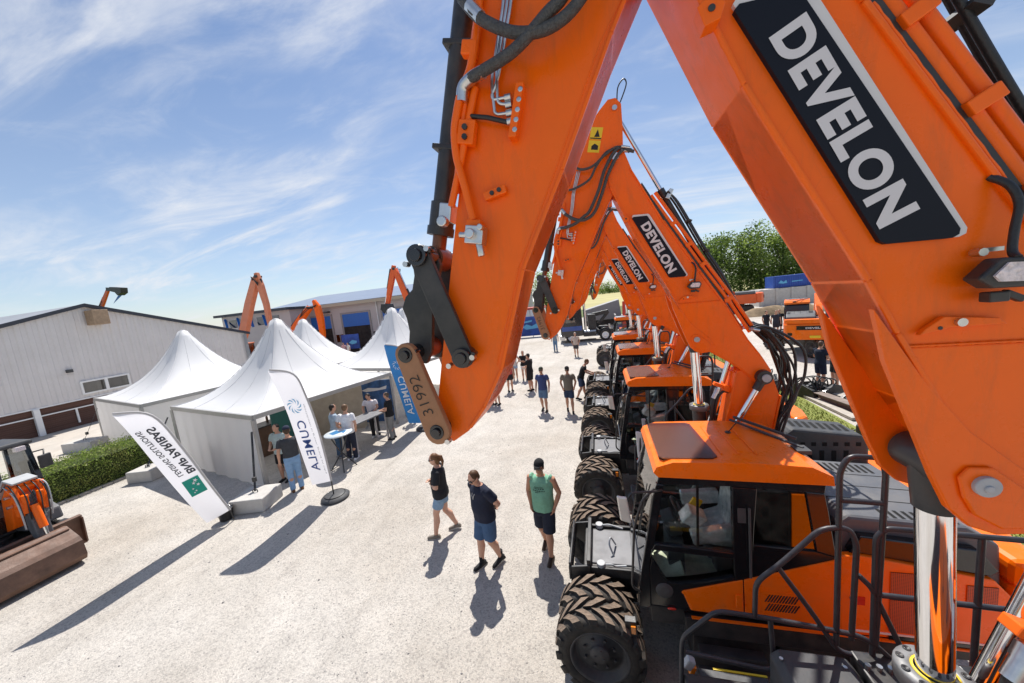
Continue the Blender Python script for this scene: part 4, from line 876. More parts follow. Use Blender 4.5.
def hall():
    X=-29.7; ya,yb,yr,ze,zr=4.5,22.9,13.7,4.25,7.0
    t=thing('corrugated_hall','long grey corrugated steel hall with brown brick base and dark verge behind the tents','hall',(X,yr,0))
    roofz=lambda y: zr-(abs(y-yr)/(yb-yr))*(zr-ze)
    m=MB(); n=int((yb-ya)/.2); pts=[]
    for i in range(n+1):
        y=ya+(yb-ya)*i/n; pts.append((0 if i%2 else .035,y-yr,roofz(y)))
    prof=[]
    for i in range(n):
        d=(yb-ya)/n; y=ya+d*i; x=0 if i%2 else .04
        prof+= [(x,y+.02),(x,y+d-.02)]
    V=[]
    for x,y in prof: V+=[(x,y-yr,1.5),(x,y-yr,roofz(y)-.05)]
    m.add(V,[(2*i,2*i+2,2*i+3,2*i+1) for i in range(len(prof)-1)])
    # north side cladding
    m.add([(0,yb-yr,1.5),(-36,yb-yr,1.5),(-36,yb-yr,ze),(0,yb-yr,ze)],[(0,1,2,3)])
    m.add([(0,ya-yr,1.5),(-36,ya-yr,1.5),(-36,ya-yr,ze),(0,ya-yr,ze)],[(0,1,2,3)])
    m.add([(-36,ya-yr,0),(-36,yb-yr,0),(-36,yb-yr,ze),(-36,0,zr),(-36,ya-yr,ze)],[(0,1,2,3,4)])
    P('cladding',m,M['cladding'],t)
    P('brick_base',MB().box(-.25,-.03,ya-yr,yb-yr,0,1.52).box(-36,-.25,yb-yr-.25,yb-yr-.02,0,1.52).box(-36,-.25,ya-yr+.02,ya-yr+.25,0,1.52),M['brick'],t)
    rf=MB()
    for s in (-1,1):
        y1=s*(yb-yr+.25); z1=ze-.075
        rf.add([(.12,0,zr+.02),(-36,0,zr+.02),(-36,y1,z1),(.12,y1,z1),(.12,0,zr-.08),(-36,0,zr-.08),(-36,y1,z1-.1),(.12,y1,z1-.1)],[(0,1,2,3),(4,7,6,5),(0,3,7,4),(2,1,5,6),(3,2,6,7)])
    P('roof',rf,M['roofgrey'],t)
    vg=MB()
    for s in (-1,1):
        y1=s*(yb-yr+.27); z1=ze-.08
        vg.add([(.05,0,zr+.06),(.20,0,zr+.06),(.20,y1,z1+.04),(.05,y1,z1+.04),(.05,0,zr-.14),(.20,0,zr-.14),(.20,y1,z1-.16),(.05,y1,z1-.16)],[(0,1,2,3),(4,7,6,5),(1,5,6,2),(0,3,7,4),(2,6,7,3)])
    P('verge',vg,M['roofdark'],t)
    P('flashing',MB().box(.0,.08,ya-yr,yb-yr,1.46,1.52),M['white'],t)
    po=MB()
    for y in (5.2,7.9,10.9,14.2,17.0,19.8): po.box(.0,.16,y-yr-.11,y-yr+.11,0,1.46)
    P('post',po,M['white'],t)
    P('rail',MB().box(.0,.07,ya-yr,yb-yr,1.02,1.08).box(.0,.06,9.35-yr,9.43-yr,.2,1.02).box(0,.06,12.3-yr,12.38-yr,.2,1.02).box(0,.06,8.6-yr,8.66-yr,.2,1.46),M['white'],t)
    f=MB(); y0,y1,z0,z1=12.72-yr,14.9-yr,1.72,2.52
    f.box(.03,.12,y0,y1,z0,z0+.09).box(.03,.12,y0,y1,z1-.09,z1).box(.03,.12,y0,y0+.09,z0+.09,z1-.09).box(.03,.12,y1-.09,y1,z0+.09,z1-.09).box(.03,.12,(y0+y1)/2-.07,(y0+y1)/2+.07,z0+.09,z1-.09)
    w=P('window',f,M['white'],t); P('pane',MB().box(.06,.07,y0+.09,(y0+y1)/2-.07,z0+.09,z1-.09).box(.06,.07,(y0+y1)/2+.07,y1-.09,z0+.09,z1-.09),M['paneglass'],w)
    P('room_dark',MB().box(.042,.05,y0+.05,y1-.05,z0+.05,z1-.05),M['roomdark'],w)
    P('sheet_overlap',MB().box(.035,.05,ya-yr+.1,yb-yr-.1,3.0,3.018),M['cladding'],t); P('downpipe',MB().cyl((.12,yb-yr-.25,.1),(.12,yb-yr-.25,ze-.2),.05,n=10),M['roofgrey'],t); P('corner_flashing',MB().box(.0,.07,yb-yr-.13,yb-yr+.03,1.5,ze-.1),M['roofgrey'],t)
    P('vent_box',MB().box(.04,.75,13.65-yr,14.35-yr,5.75,6.62),mat('rusty_tan_box',(.36,.25,.16),.6,var=.25),t,.02)
    P('wall_lamp',MB().box(.04,.22,12.32-yr,12.56-yr,3.14,3.32),M['charcoal'],t,.02)
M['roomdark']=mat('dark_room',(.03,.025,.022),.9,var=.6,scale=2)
hall()

# ------------------------------------------------------------------ long service shed far behind
M['shedwall']=mat('pale_shed_wall',(.50,.48,.47),.6,var=.06,scale=.4)
M['bluedoor']=mat('blue_roller_door',(.02,.15,.52),.45,var=.08)
M['solar']=mat('solar_roof',(.20,.22,.28),.3,var=.15,scale=.7,coat=.3)
def shed():
    t=thing('service_shed','long pale service shed with a solar roof and blue roller doors behind the tents','shed',(-30,37,0))
    x0,x1=-14.5,19; ze,zr=6.35,8.3
    w=MB().box(x0,x1,0,.3,0,ze).box(x0,x0+.3,.3,22,0,ze).box(x1-.3,x1,.3,22,0,ze).box(x0+.3,x1-.3,21.7,22,0,ze)
    w.prism([(0,ze),(22,ze),(11,zr)],'x',x0,x0+.3).prism([(0,ze),(22,ze),(11,zr)],'x',x1-.3,x1)
    P('wall',w,M['shedwall'],t)
    P('roof',MB().prism([(-.6,ze-.05),(11,zr),(11,zr+.15),(-.6,ze+.10)],'x',x0-.3,x1+.3).prism([(22.6,ze-.05),(11.001,zr),(11.001,zr+.15),(22.6,ze+.10)],'x',x0-.3,x1+.3),M['solar'],t)
    P('gutter',MB().box(x0-.3,x1+.3,-.85,-.62,ze-.35,ze+.02),M['tan2'],t)
    for xa in (-12.6,-7.3,-1.6,4.3,10.2):
        d=P('roller_door',MB().box(xa,xa+3.9,-.06,-.01,3.3,4.9),M['bluedoor'],t)
        P('door_opening',MB().box(xa,xa+3.9,-.05,-.008,0,3.3),M['roomdark'],t)
        P('door_frame',MB().box(xa-.25,xa,-.10,-.0,0,5.1).box(xa+3.9,xa+4.15,-.10,0,0,5.1).box(xa,xa+3.9,-.10,0,4.9,5.1),M['shedframe'],t)
    for xa in (-3.0,2.6,8.6):
        P('window',MB().box(xa,xa+.5,-.04,-.005,1.4,2.4).box(xa+.62,xa+1.12,-.04,-.005,1.4,2.4),M['paneglass'],t)
    P('wall_lamp',MB().box(-4.3,-3.3,-.5,-.05,5.3,5.5),M['charcoal'],t)
    P('downpipe',MB().cyl((3.6,-.12,0),(3.6,-.12,ze-.3),.07,n=8).cyl((-8.0,-.12,0),(-8.0,-.12,ze-.3),.07,n=8),M['white'],t)
M['tan2']=mat('cream_gutter',(.45,.40,.30),.5,var=.05); M['shedframe']=mat('grey_door_frame',(.30,.29,.28),.5)
shed()
def annex():
    t=thing('low_annex','low grey flat-roofed annex with blue awning brackets above the hall roof','annex',(-47.5,34,0))
    P('wall',MB().box(0,11,0,8,0,6.2),M['shedwall'],t)
    P('roof',MB().box(-.4,11.4,-.7,8.2,6.2,6.5),M['roofdark'],t)
    for k in range(4):
        x=.6+k*2.1; P('awning_bracket',MB().beam((x,-.05,5.9),(x+.9,-.6,4.6),.25,.12),M['bluedoor'],t)
    for k in range(4): P('window',MB().box(1.2+k*2.3,2.4+k*2.3,-.04,.0,4.7,5.7),M['paneglass'],t)
annex()
# ------------------------------------------------------------------ pagoda tents
M['tent']=mat('white_tent_canvas',(.82,.82,.83),.55,var=.02,scale=.7,bump=.06,bscale=3)
def _tr(m,f,c):
    nt=m.node_tree;N=nt.nodes;L=nt.links;b=N['Principled BSDF']; t=N.new('ShaderNodeBsdfTranslucent'); t.inputs[0].default_value=(*c,1); mx=N.new('ShaderNodeMixShader'); mx.inputs[0].default_value=f; out=[n for n in N if n.type=='OUTPUT_MATERIAL'][0]; L.new(b.outputs[0],mx.inputs[1]); L.new(t.outputs[0],mx.inputs[2]); L.new(mx.outputs[0],out.inputs[0])
_tr(M['tent'],.25,(.8,.79,.77))
M['seam']=mat('canvas_seam',(.60,.60,.62),.6)
M['alu']=mat('aluminium_frame',(.42,.41,.39),.4,metal=.4,var=.08)
def wall_mat():
    m=mat('translucent_tent_wall',(.88,.88,.88),.5,var=.03,scale=.5); nt=m.node_tree;N=nt.nodes;L=nt.links
    b=N['Principled BSDF']; tr=N.new('ShaderNodeBsdfTranslucent'); tr.inputs[0].default_value=(.98,.97,.96,1); mx=N.new('ShaderNodeMixShader'); mx.inputs[0].default_value=.70
    out=[n for n in N if n.type=='OUTPUT_MATERIAL'][0]; L.new(b.outputs[0],mx.inputs[1]); L.new(tr.outputs[0],mx.inputs[2]); L.new(mx.outputs[0],out.inputs[0]); return m
M['tentwall']=wall_mat()
M['tentlining']=mat('beige_inner_wall',(.40,.34,.26),.7,var=.15,scale=3)
def tent(label,Np,a,w,d,ze,zp,walls,seed=0):
    """Np: near right corner; local x runs left (w), local y runs away (d)"""
    a=R(a); t=thing('pagoda_tent',label,'tent',(Np[0],Np[1],0),0,'white pagoda tents'); 
    u=Vector((math.sin(a),math.cos(a),0)); v=Vector((-math.cos(a),math.sin(a),0))
    def W(x,y,z): return v*x+u*y+Vector((0,0,z))
    rnd=random.Random(seed); K=40; V=[];F=[]
    for i in range(K+1):
        for j in range(K+1):
            s,q=2*i/K-1,2*j/K-1
            r=max(abs(s),abs(q)); r2=(abs(s)**5+abs(q)**5)**.2; r=min(.5*r+.5*r2,1)if r<1 else 1
            rr=max(r-.045,0)/.955
            z=ze+(zp-ze)*(.30*(1-rr)+.70*(1-rr)**2.5)
            z-=.05*math.sin(math.pi*rr)*(1-abs(abs(s)-abs(q)))
            z+=(.014*noise.noise((s*4+seed,q*4,0))+.006*noise.noise((s*13,q*13,seed)))*(r<1)
            V.append(W(w*(s+1)/2,d*(q+1)/2,z))
    for i in range(K):
        for j in range(K): F.append((i*(K+1)+j,(i+1)*(K+1)+j,(i+1)*(K+1)+j+1,i*(K+1)+j+1))
    mb=MB(); mb.add(V,F,0,True); cn=mb.build('canopy',M['tent'],t)
    fr=MB()
    C=[(0,0),(w,0),(w,d),(0,d)]
    for k in range(4):
        (xa,ya),(xb,yb)=C[k],C[(k+1)%4]
        fr.beam(W(xa,ya,ze-.05),W(xb,yb,ze-.05),.07,.13)
    P('eave_beam',fr,M['alu'],t)
    for x,y in C: P('post',MB().beam(W(x,y,0),W(x,y,ze-.12),.09,.09),M['alu'],t)
    for k in walls:
        (xa,ya),(xb,yb)=C[k],C[(k+1)%4]; n=60; Vv=[]; 
        for i in range(n+1):
            f=i/n; x=xa+(xb-xa)*f; y=ya+(yb-ya)*f
            nx,ny=(yb-ya),-(xb-xa); L=math.hypot(nx,ny); nx/=L;ny/=L
            o=.028*math.sin(f*46+seed)+.03*noise.noise((f*9,seed,0))
            for z in (.02,ze*.5,ze-.10):
                q=o*(1 if z<ze*.9 else .15)
                Vv.append(W(x+nx*q,y+ny*q,z))
        m=MB(); m.add(Vv,[(3*i+j,3*i+3+j,3*i+4+j,3*i+1+j) for i in range(n) for j in(0,1)],0,True)
        P('side_wall',m,M['tentwall'],t)
    def cz(s,q):
        r=max(abs(s),abs(q)); r2=(abs(s)**5+abs(q)**5)**.2; r=min(.5*r+.5*r2,1) if r<1 else 1
        rr=max(r-.045,0)/.955; return ze+(zp-ze)*(.30*(1-rr)+.70*(1-rr)**2.5)-.05*math.sin(math.pi*rr)*(1-abs(abs(s)-abs(q)))
    for sx,sy in ((1,1),(1,-1),(-1,1),(-1,-1)):
        pts=[W(w*(sx*f+1)/2,d*(sy*f+1)/2,cz(sx*f,sy*f)+.008) for f in [.06+.94*k/16 for k in range(17)]]
        P('seam',MB().tube(pts,.009,6),M['seam'],cn)
    for sx,sy in ((.38,1),(-.38,1),(.38,-1),(-.38,-1),(1,.38),(1,-.38),(-1,.38),(-1,-.38)):
        pts=[W(w*(sx*f+1)/2,d*(sy*f+1)/2,cz(sx*f,sy*f)+.004) for f in [.12+.88*k/14 for k in range(15)]]
        P('seam',MB().tube(pts,.005,5),M['seam'],cn)
    P('finial',MB().lathe([(.0,zp+.02),(.10,zp+.0),(.13,zp-.12),(.12,zp-.2)],W(w/2,d/2,0),'z',16),M['tent'],t)
    return t,W
# walls: 0 front, 1 left, 2 back, 3 right
tA,WA=tent('closed white pagoda tent beside the grey hall, walled on all sides',(-17.2,8.75),14,6.0,5.3,2.12,4.8,(0,1,2,3),1)
tB,WB=tent('large white pagoda tent with an open counter side and two feather flags before it',(-9.5,7.05),13,5.3,5.0,2.16,4.8,(0,1),2)
tC,WC=tent('white pagoda tent half hidden directly behind the one with the open counter',(-14.4,12.9),13,5.0,5.0,2.16,4.72,(0,1,2),3)
tD,WD=tent('white pagoda tent just beyond the high standing table, its roof beside the black bucket linkage',(-8.45,12.75),13,5.2,5.0,2.16,4.8,(2,),4)
tE,WE=tent('white pagoda tent at the back of the row, its narrow tip just showing',(-11.2,18.1),13,5.0,5.0,2.16,4.75,(2,1),5)
# furniture in the tents
M['tabletop']=mat('white_blue_table_print',(.62,.68,.72),.3,var=.05); M['printblue']=mat('blue_print',(.02,.16,.36),.4)
M['wood']=mat('dark_wood_counter',(.13,.07,.04),.5,var=.3,scale=6)
def bar_table():
    t=thing('round_bar_table','round bar table with a blue printed top beside the white feather flag','table',(-7.95,8.3,0))
    P('tabletop',MB().lathe([(0,1.14),(.39,1.14),(.40,1.12),(.39,1.10),(0,1.10)],(0,0,0),'z',32),M['tabletop'],t)
    P('print',MB().prism([(-.25,-.1),(-.02,-.2),(.1,.02),(.26,-.06),(.12,.22),(-.05,.08),(-.2,.18)],'z',1.141,1.144),M['printblue'],t)
    P('leg',MB().tube([(-.3,-.2,0),(.05,.04,.6),(.2,.15,1.1)],.018,8),M['black'],t); P('leg',MB().tube([(.3,.2,0),(-.05,-.04,.6),(-.2,-.15,1.1)],.018,8),M['black'],t)
    P('leg',MB().tube([(.25,-.3,0),(-.04,.05,.6),(-.15,.2,1.1)],.018,8),M['black'],t)
bar_table()
def high_table():
    t=thing('high_standing_table','high standing table with a grey top and pale legs where visitors lean','table',(-8.15,9.75,0),R(-13))
    P('tabletop',MB().box(-.35,.35,-.75,.75,1.05,1.10),M['grey2'],t,.01)
    for x in (-.28,.28):
        for y in (-.65,.65): P('leg',MB().beam((x,y,0),(x,y,1.05),.05,.05),M['shedwall'],t)
    P('foot_rail',MB().box(-.28,.28,-.67,-.63,.25,.29).box(-.28,.28,.63,.67,.25,.29),M['shedwall'],t)
high_table()
def counter():
    t=thing('dark_bar_counter','dark wooden bar counter at the back of the open tent','counter',(-11.9,9.6,0),R(-13))
    P('front',MB().box(-.3,.25,-1.6,1.5,0,1.05),M['wood'],t); P('top',MB().box(-.36,.33,-1.7,1.6,1.05,1.1),M['black'],t,.01)
    for k in range(5): P('bottle',MB().lathe([(0,1.1),(.04,1.1),(.04,1.28),(.015,1.34),(.015,1.4),(0,1.4)],(-.1,-1.2+k*.5,0),'z',10),M['wood'],t)
counter()
def backdrop(label,name,loc,rz,w,h,m,mats2=None):
    t=thing(name,label,'partition',loc,rz); P('panel',MB().box(-w/2,w/2,-.03,.03,0,h),m,t); P('foot',MB().box(-w/2,-w/2+.06,-.25,.25,0,.04).box(w/2-.06,w/2,-.25,.25,0,.04),M['alu'],t); return t
backdrop('beige partition standing inside the open tent behind the visitors','beige_partition',(-10.75,11.0,0),R(28),2.6,2.0,M['tentlining'])
bb=backdrop('blue printed display wall with white cloud shapes behind the man in white at the table','display_wall',(-9.45,12.25,0),R(8),1.5,1.8,mat('blue_display_print',(.03,.09,.22),.5,var=.7,scale=2.5))
P('cloud_print',MB().prism([(-.6,1.4),(-.3,1.5),(.2,1.46),(.55,1.55),(.5,1.4),(0,1.35),(-.4,1.33)],'y',-.036,-.031),M['offwhite'],bb)
backdrop('dark green panel just inside the near corner of the open tent','green_panel',(-10.1,8.35,0),R(70),.55,2.0,mat('dark_green_panel',(.01,.10,.08),.5))
# concrete ballast blocks with straps
M['conc']=mat('white_concrete_block',(.50,.48,.45),.85,var=.12,scale=4,bump=.25,bscale=30,dust=.2,dustc=(.35,.3,.25))
def block(label,loc,rz,s,strap=None):
    t=thing('ballast_block',label,'concrete block',loc,rz,'concrete ballast blocks of the tents')
    P('concrete',MB().box(-s[0]/2,s[0]/2,-s[1]/2,s[1]/2,0,s[2]),M['conc'],t,.025)
    P('lifting_eye',MB().tube([(-.06,0,s[2]-.02),(-.06,0,s[2]+.06),(0,0,s[2]+.09),(.06,0,s[2]+.06),(.06,0,s[2]-.02)],.012,8),M['black'],t)
    if strap: P('strap',MB().beam((0,0,s[2]+.03),strap,.05,.006),M['black'],t); P('ratchet',MB().obox(tuple(Vector((0,0,s[2]+.05)).lerp(Vector(strap),.18)),(.09,.07,.12)),M['black'],t,.01)
    return t
block('white concrete block strapped to the near corner of the open tent',(-8.95,6.32,0),R(15),(.85,.75,.36),(-.35,.72,1.75))
block('grey concrete block between the hedge and the leaning grey-lettered flag',(-14.85,7.35,0),R(15),(.8,.65,.38),(-.2,1.2,1.7))
block('long concrete block behind the hedge, near the left tent corner',(-22.6,9.4,0),R(15),(1.3,.7,.42),(.3,.5,1.7))
def bucket():
    t=thing('black_bucket','black plastic bucket beside the strapped concrete block','bucket',(-9.2,5.72,0))
    P('shell',MB().lathe([(0,.02),(.13,.02),(.16,.28),(.175,.29),(.165,.30),(.15,.28),(.12,.05),(0,.05)],(0,0,0),'z',20),M['black'],t)
    P('handle',MB().tube([(.16*math.cos(a),.05,.28+.10*math.sin(a)) for a in [math.pi*k/10 for k in range(11)]],.006,6),M['steel'],t)
bucket()
# ------------------------------------------------------------------ feather flags
def cloth_mat(name,c,tr=.5):
    m=mat(name,c,.6,var=.02); nt=m.node_tree;N=nt.nodes;L=nt.links;b=N['Principled BSDF']; t=N.new('ShaderNodeBsdfTranslucent'); t.inputs[0].default_value=(*c,1)
    mx=N.new('ShaderNodeMixShader'); mx.inputs[0].default_value=tr; out=[n for n in N if n.type=='OUTPUT_MATERIAL'][0]; L.new(b.outputs[0],mx.inputs[1]); L.new(t.outputs[0],mx.inputs[2]); L.new(mx.outputs[0],out.inputs[0]); return m
M['flag']=cloth_mat('white_flag_cloth',(.80,.79,.82)); M['flagblue']=cloth_mat('blue_flag_cloth',(.03,.20,.50),.12); M['inkdark']=mat('dark_print',(.03,.035,.05),.6,var=0); M['inkblue']=mat('navy_print',(.01,.06,.25),.6,var=0)
M['inklight']=mat('light_blue_print',(.12,.42,.68),.6,var=0); M['inkgrey']=mat('grey_print',(.22,.23,.27),.6,var=0); M['logogreen']=mat('green_print',(.0,.30,.22),.6,var=0)
TOCAM=Vector((0,0,4.6))
def flag(label,base,left,right,m,polew=.02):
    """left/right: matching lists of points down both cloth edges; pole follows the right edge"""
    t=thing('feather_flag',label,'flag',(0,0,0),0,'feather flags by the tents')
    left=smooth_path(left,6); right=smooth_path(right,6); n=len(left); J=8; V=[]
    nr=(right[n//2]-left[n//2]).cross(right[0]-right[-1]).normalized()
    if nr.dot(TOCAM-right[n//2])<0: nr=-nr
    for i in range(n):
        for j in range(J+1):
            f=j/J; V.append(left[i].lerp(right[i],f)+nr*(.02*math.sin(math.pi*f)*math.sin(i*.5+1)))
    mb=MB(); mb.add(V,[(i*(J+1)+j,i*(J+1)+j+1,(i+1)*(J+1)+j+1,(i+1)*(J+1)+j) for i in range(n-1) for j in range(J)],0,True)
    c=P('cloth',mb,m,t)
    P('pole',MB().tube(list(right)+[Vector(base)],[.008+.008*i/n for i in range(n+1)],8),M['black'],t)
    P('sleeve',MB().tube([q-nr*.004 for q in right],.022,8),M['flagsleeve'],t)
    return t,c,nr
M['flagsleeve']=mat('grey_pole_sleeve',(.48,.46,.45),.6)
# the one leaning toward us
tF,cF,nF=flag('white feather flag leaning steeply, with mirrored grey lettering and a green square',(-8.97,5.72,.02),
 [(-9.66,4.46,3.15),(-9.60,4.62,2.66),(-9.52,4.88,1.76),(-9.44,5.15,.87),(-9.34,5.39,.13)],
 [(-9.645,4.47,3.17),(-9.22,4.83,2.99),(-9.08,5.14,2.10),(-8.99,5.46,.98),(-8.93,5.66,.31)],M['flag'])
def on_plane(nr,pts,mi=0,th=.03): return None
du=(Vector((-9.34,4.79,2.78))-Vector((-9.13,5.24,1.51))).normalized(); dvF=(Vector((-9.08,5.14,2.10))-Vector((-9.52,4.88,1.76))); dvF=(dvF-du*dvF.dot(du)).normalized()
tm=text_mb('BNP PARIBAS',1.30,.16,Vector((-9.185,5.195,1.50))+du*.0,du,dvF,th=.03,bold=.03,nrm=nF)
text_mb('LEASING SOLUTIONS',1.30,.10,Vector((-9.335,5.095,1.47)),du,dvF,th=.03,bold=.018,mb=tm,nrm=nF)
P('lettering',tm,M['inkdark'],cF)
o=Vector((-9.34,5.12,1.33)); e1=Vector((.26,.17,.10)); e2=Vector((.03,.11,-.42)); q=lambda a,b,k: o+e1*a+e2*b+nF*k
lg=MB().add([q(0,0,.03),q(1,0,.03),q(1,1,.03),q(0,1,.03)],[(0,1,2,3)],0)
for (a,b,s) in ((.72,.2,.16),(.55,.32,.12),(.74,.48,.13),(.34,.60,.08),(.44,.76,.08),(.30,.83,.07)):
    pts=[]
    for k in range(10):
        r=s*(1 if k%2==0 else .42); an=math.pi*k/5+.3; pts.append(q(a+r*math.cos(an),b+r*math.sin(an)*.7,.034))
    lg.add(pts,[list(range(10))],1)
P('emblem',lg,[M['logogreen'],M['white']],cF)
tG,cG,nG=flag('white feather flag with mirrored navy lettering standing on a black foot before the open tent',(-6.95,6.76,.12),
 [(-7.85,6.41,3.48),(-7.70,6.46,2.85),(-7.63,6.53,2.25),(-7.57,6.60,1.40),(-7.49,6.68,.40)],
 [(-7.80,6.415,3.53),(-7.18,6.47,3.38),(-7.01,6.54,2.80),(-6.92,6.63,1.85),(-6.92,6.73,.50)],M['flag'])
du=(Vector((-7.35,6.66,.83))-Vector((-7.44,6.55,2.15))).normalized(); dvG=Vector((-.98,-.1,0)); dvG=(dvG-du*dvG.dot(du)).normalized()
tm=text_mb('CUMELA',1.38,.235,Vector((-7.205,6.575,2.20)),du,dvG,th=.03,bold=.012,space=1.12,nrm=nG); P('lettering',tm,M['inkblue'],cG)
P('lettering',text_mb('specialisten in groen, grond en infra',1.9,.055,Vector((-7.075,6.55,2.62)),du,dvG,th=.03,bold=-.002,nrm=nG),M['inkgrey'],cG)
sw=MB(); cc=Vector((-7.36,6.525,2.58)); U=Vector((.98,.1,0)); Wv=(-du)
for k in range(9):
    a0=2*math.pi*k/9; pts=[]
    for f,r0,wd in ((0,.07,.0),(.3,.12,.028),(.6,.165,.036),(1,.20,.0)):
        a=a0+f*1.0; pts.append((r0+wd/2,a))
    inn=[(r0-wd/2,a0+f*1.0+.05) for f,r0,wd in ((.6,.165,.036),(.3,.12,.028))]
    sw.add([cc+U*(r*math.cos(a))+Wv*(r*math.sin(a))+nG*.03 for r,a in pts+inn],[list(range(6))])
P('emblem',sw,M['inklight'],cG)
def flag_foot(label,loc):
    t=thing('flag_foot',label,'flag base',loc)
    P('ballast',MB().lathe([(0,.13),(.20,.13),(.30,.09),(.34,.05),(.33,.0),(0,0)],(0,0,0),'z',28),M['charcoal'],t,.004); P('ridges',MB().tube([(.24*math.cos(a),.24*math.sin(a),.118) for a in [2*math.pi*k/24 for k in range(25)]],.012,6),M['black'],t)
flag_foot('round black ballast foot under the white flag with navy lettering',(-6.93,6.78,0))
tH,cH,nH=flag('blue feather flag with mirrored white lettering, half hidden by the tan coupler plate',(-6.82,11.35,.05),
 [(-7.75,10.92,3.39),(-7.71,11.0,2.62),(-7.60,11.08,1.8),(-7.51,11.15,1.1),(-7.41,11.23,.28)],
 [(-7.69,10.93,3.43),(-7.10,11.0,3.2),(-6.97,11.12,2.2),(-6.90,11.2,1.2),(-6.82,11.3,.25)],M['flagblue'])
du=Vector((.15,.155,-1.7)).normalized(); dv=Vector((-.99,-.117,-.05)); dv=(dv-du*dv.dot(du)).normalized()
P('lettering',text_mb('CUMELA',1.55,.26,Vector((-7.21,11.08,2.2)),du,dv,th=.05,bold=.012,space=1.12,nrm=nH),M['white'],cH)
sw=MB(); cc=Vector((-7.37,10.99,2.62))
for k in range(9):
    a0=2*math.pi*k/9; sw.add([cc+U*(r*math.cos(a0+f))+Wv*(r*math.sin(a0+f))+nH*.035 for r,f in ((.07,0),(.14,.3),(.2,.8),(.12,.45))],[(0,1,2,3)])
P('emblem',sw,M['white'],cH)
flag_foot('round black ballast foot under the blue flag',(-6.82,11.35,0))
# ------------------------------------------------------------------ people
def remesh(mb,voxel,smooth_it=3):
    me=mb.mesh('tmp',[]); ob=bpy.data.objects.new('tmp',me); col.objects.link(ob)
    r=ob.modifiers.new('r','REMESH'); r.mode='VOXEL'; r.voxel_size=voxel; r.use_smooth_shade=True
    s=ob.modifiers.new('s','SMOOTH'); s.factor=.5; s.iterations=smooth_it
    dg=bpy.context.evaluated_depsgraph_get(); out=bpy.data.meshes.new_from_object(ob.evaluated_get(dg))
    bpy.data.objects.remove(ob); bpy.data.meshes.remove(me); return out
def eloft(mb,rings,n=20,mi=0):
    # rings: (centre, rx, ry [, yaw]) horizontal ellipses, closed
    V=[];m=len(rings)
    for c,rx,ry in rings: V+=[(c[0]+rx*math.cos(2*math.pi*k/n),c[1]+ry*math.sin(2*math.pi*k/n),c[2]) for k in range(n)]
    F=[(i*n+k,i*n+(k+1)%n,(i+1)*n+(k+1)%n,(i+1)*n+k) for i in range(m-1) for k in range(n)]+[tuple(range(n))[::-1],tuple((m-1)*n+k for k in range(n))]
    mb.add(V,F,mi,True); return mb
SK={}
def cm(c,kind='cloth'):
    k=(kind,)+tuple(c)
    if k not in SK:
        SK[k]=mat({'cloth':'fabric','skin':'skin','hair':'hair','shoe':'shoe_material'}[kind],c,{'cloth':.9,'skin':.5,'hair':.55,'shoe':.7}[kind],var=.14 if kind!='skin' else .05,scale=14,bump=.12 if kind=='cloth' else 0,bscale=45,spec=.35)
    return SK[k]
DENIM=(.10,.17,.28); DENIML=(.22,.33,.46); NAVY=(.018,.024,.05); BLACK=(.014,.014,.016); WHITE=(.72,.72,.74); KHAKI=(.20,.18,.14)
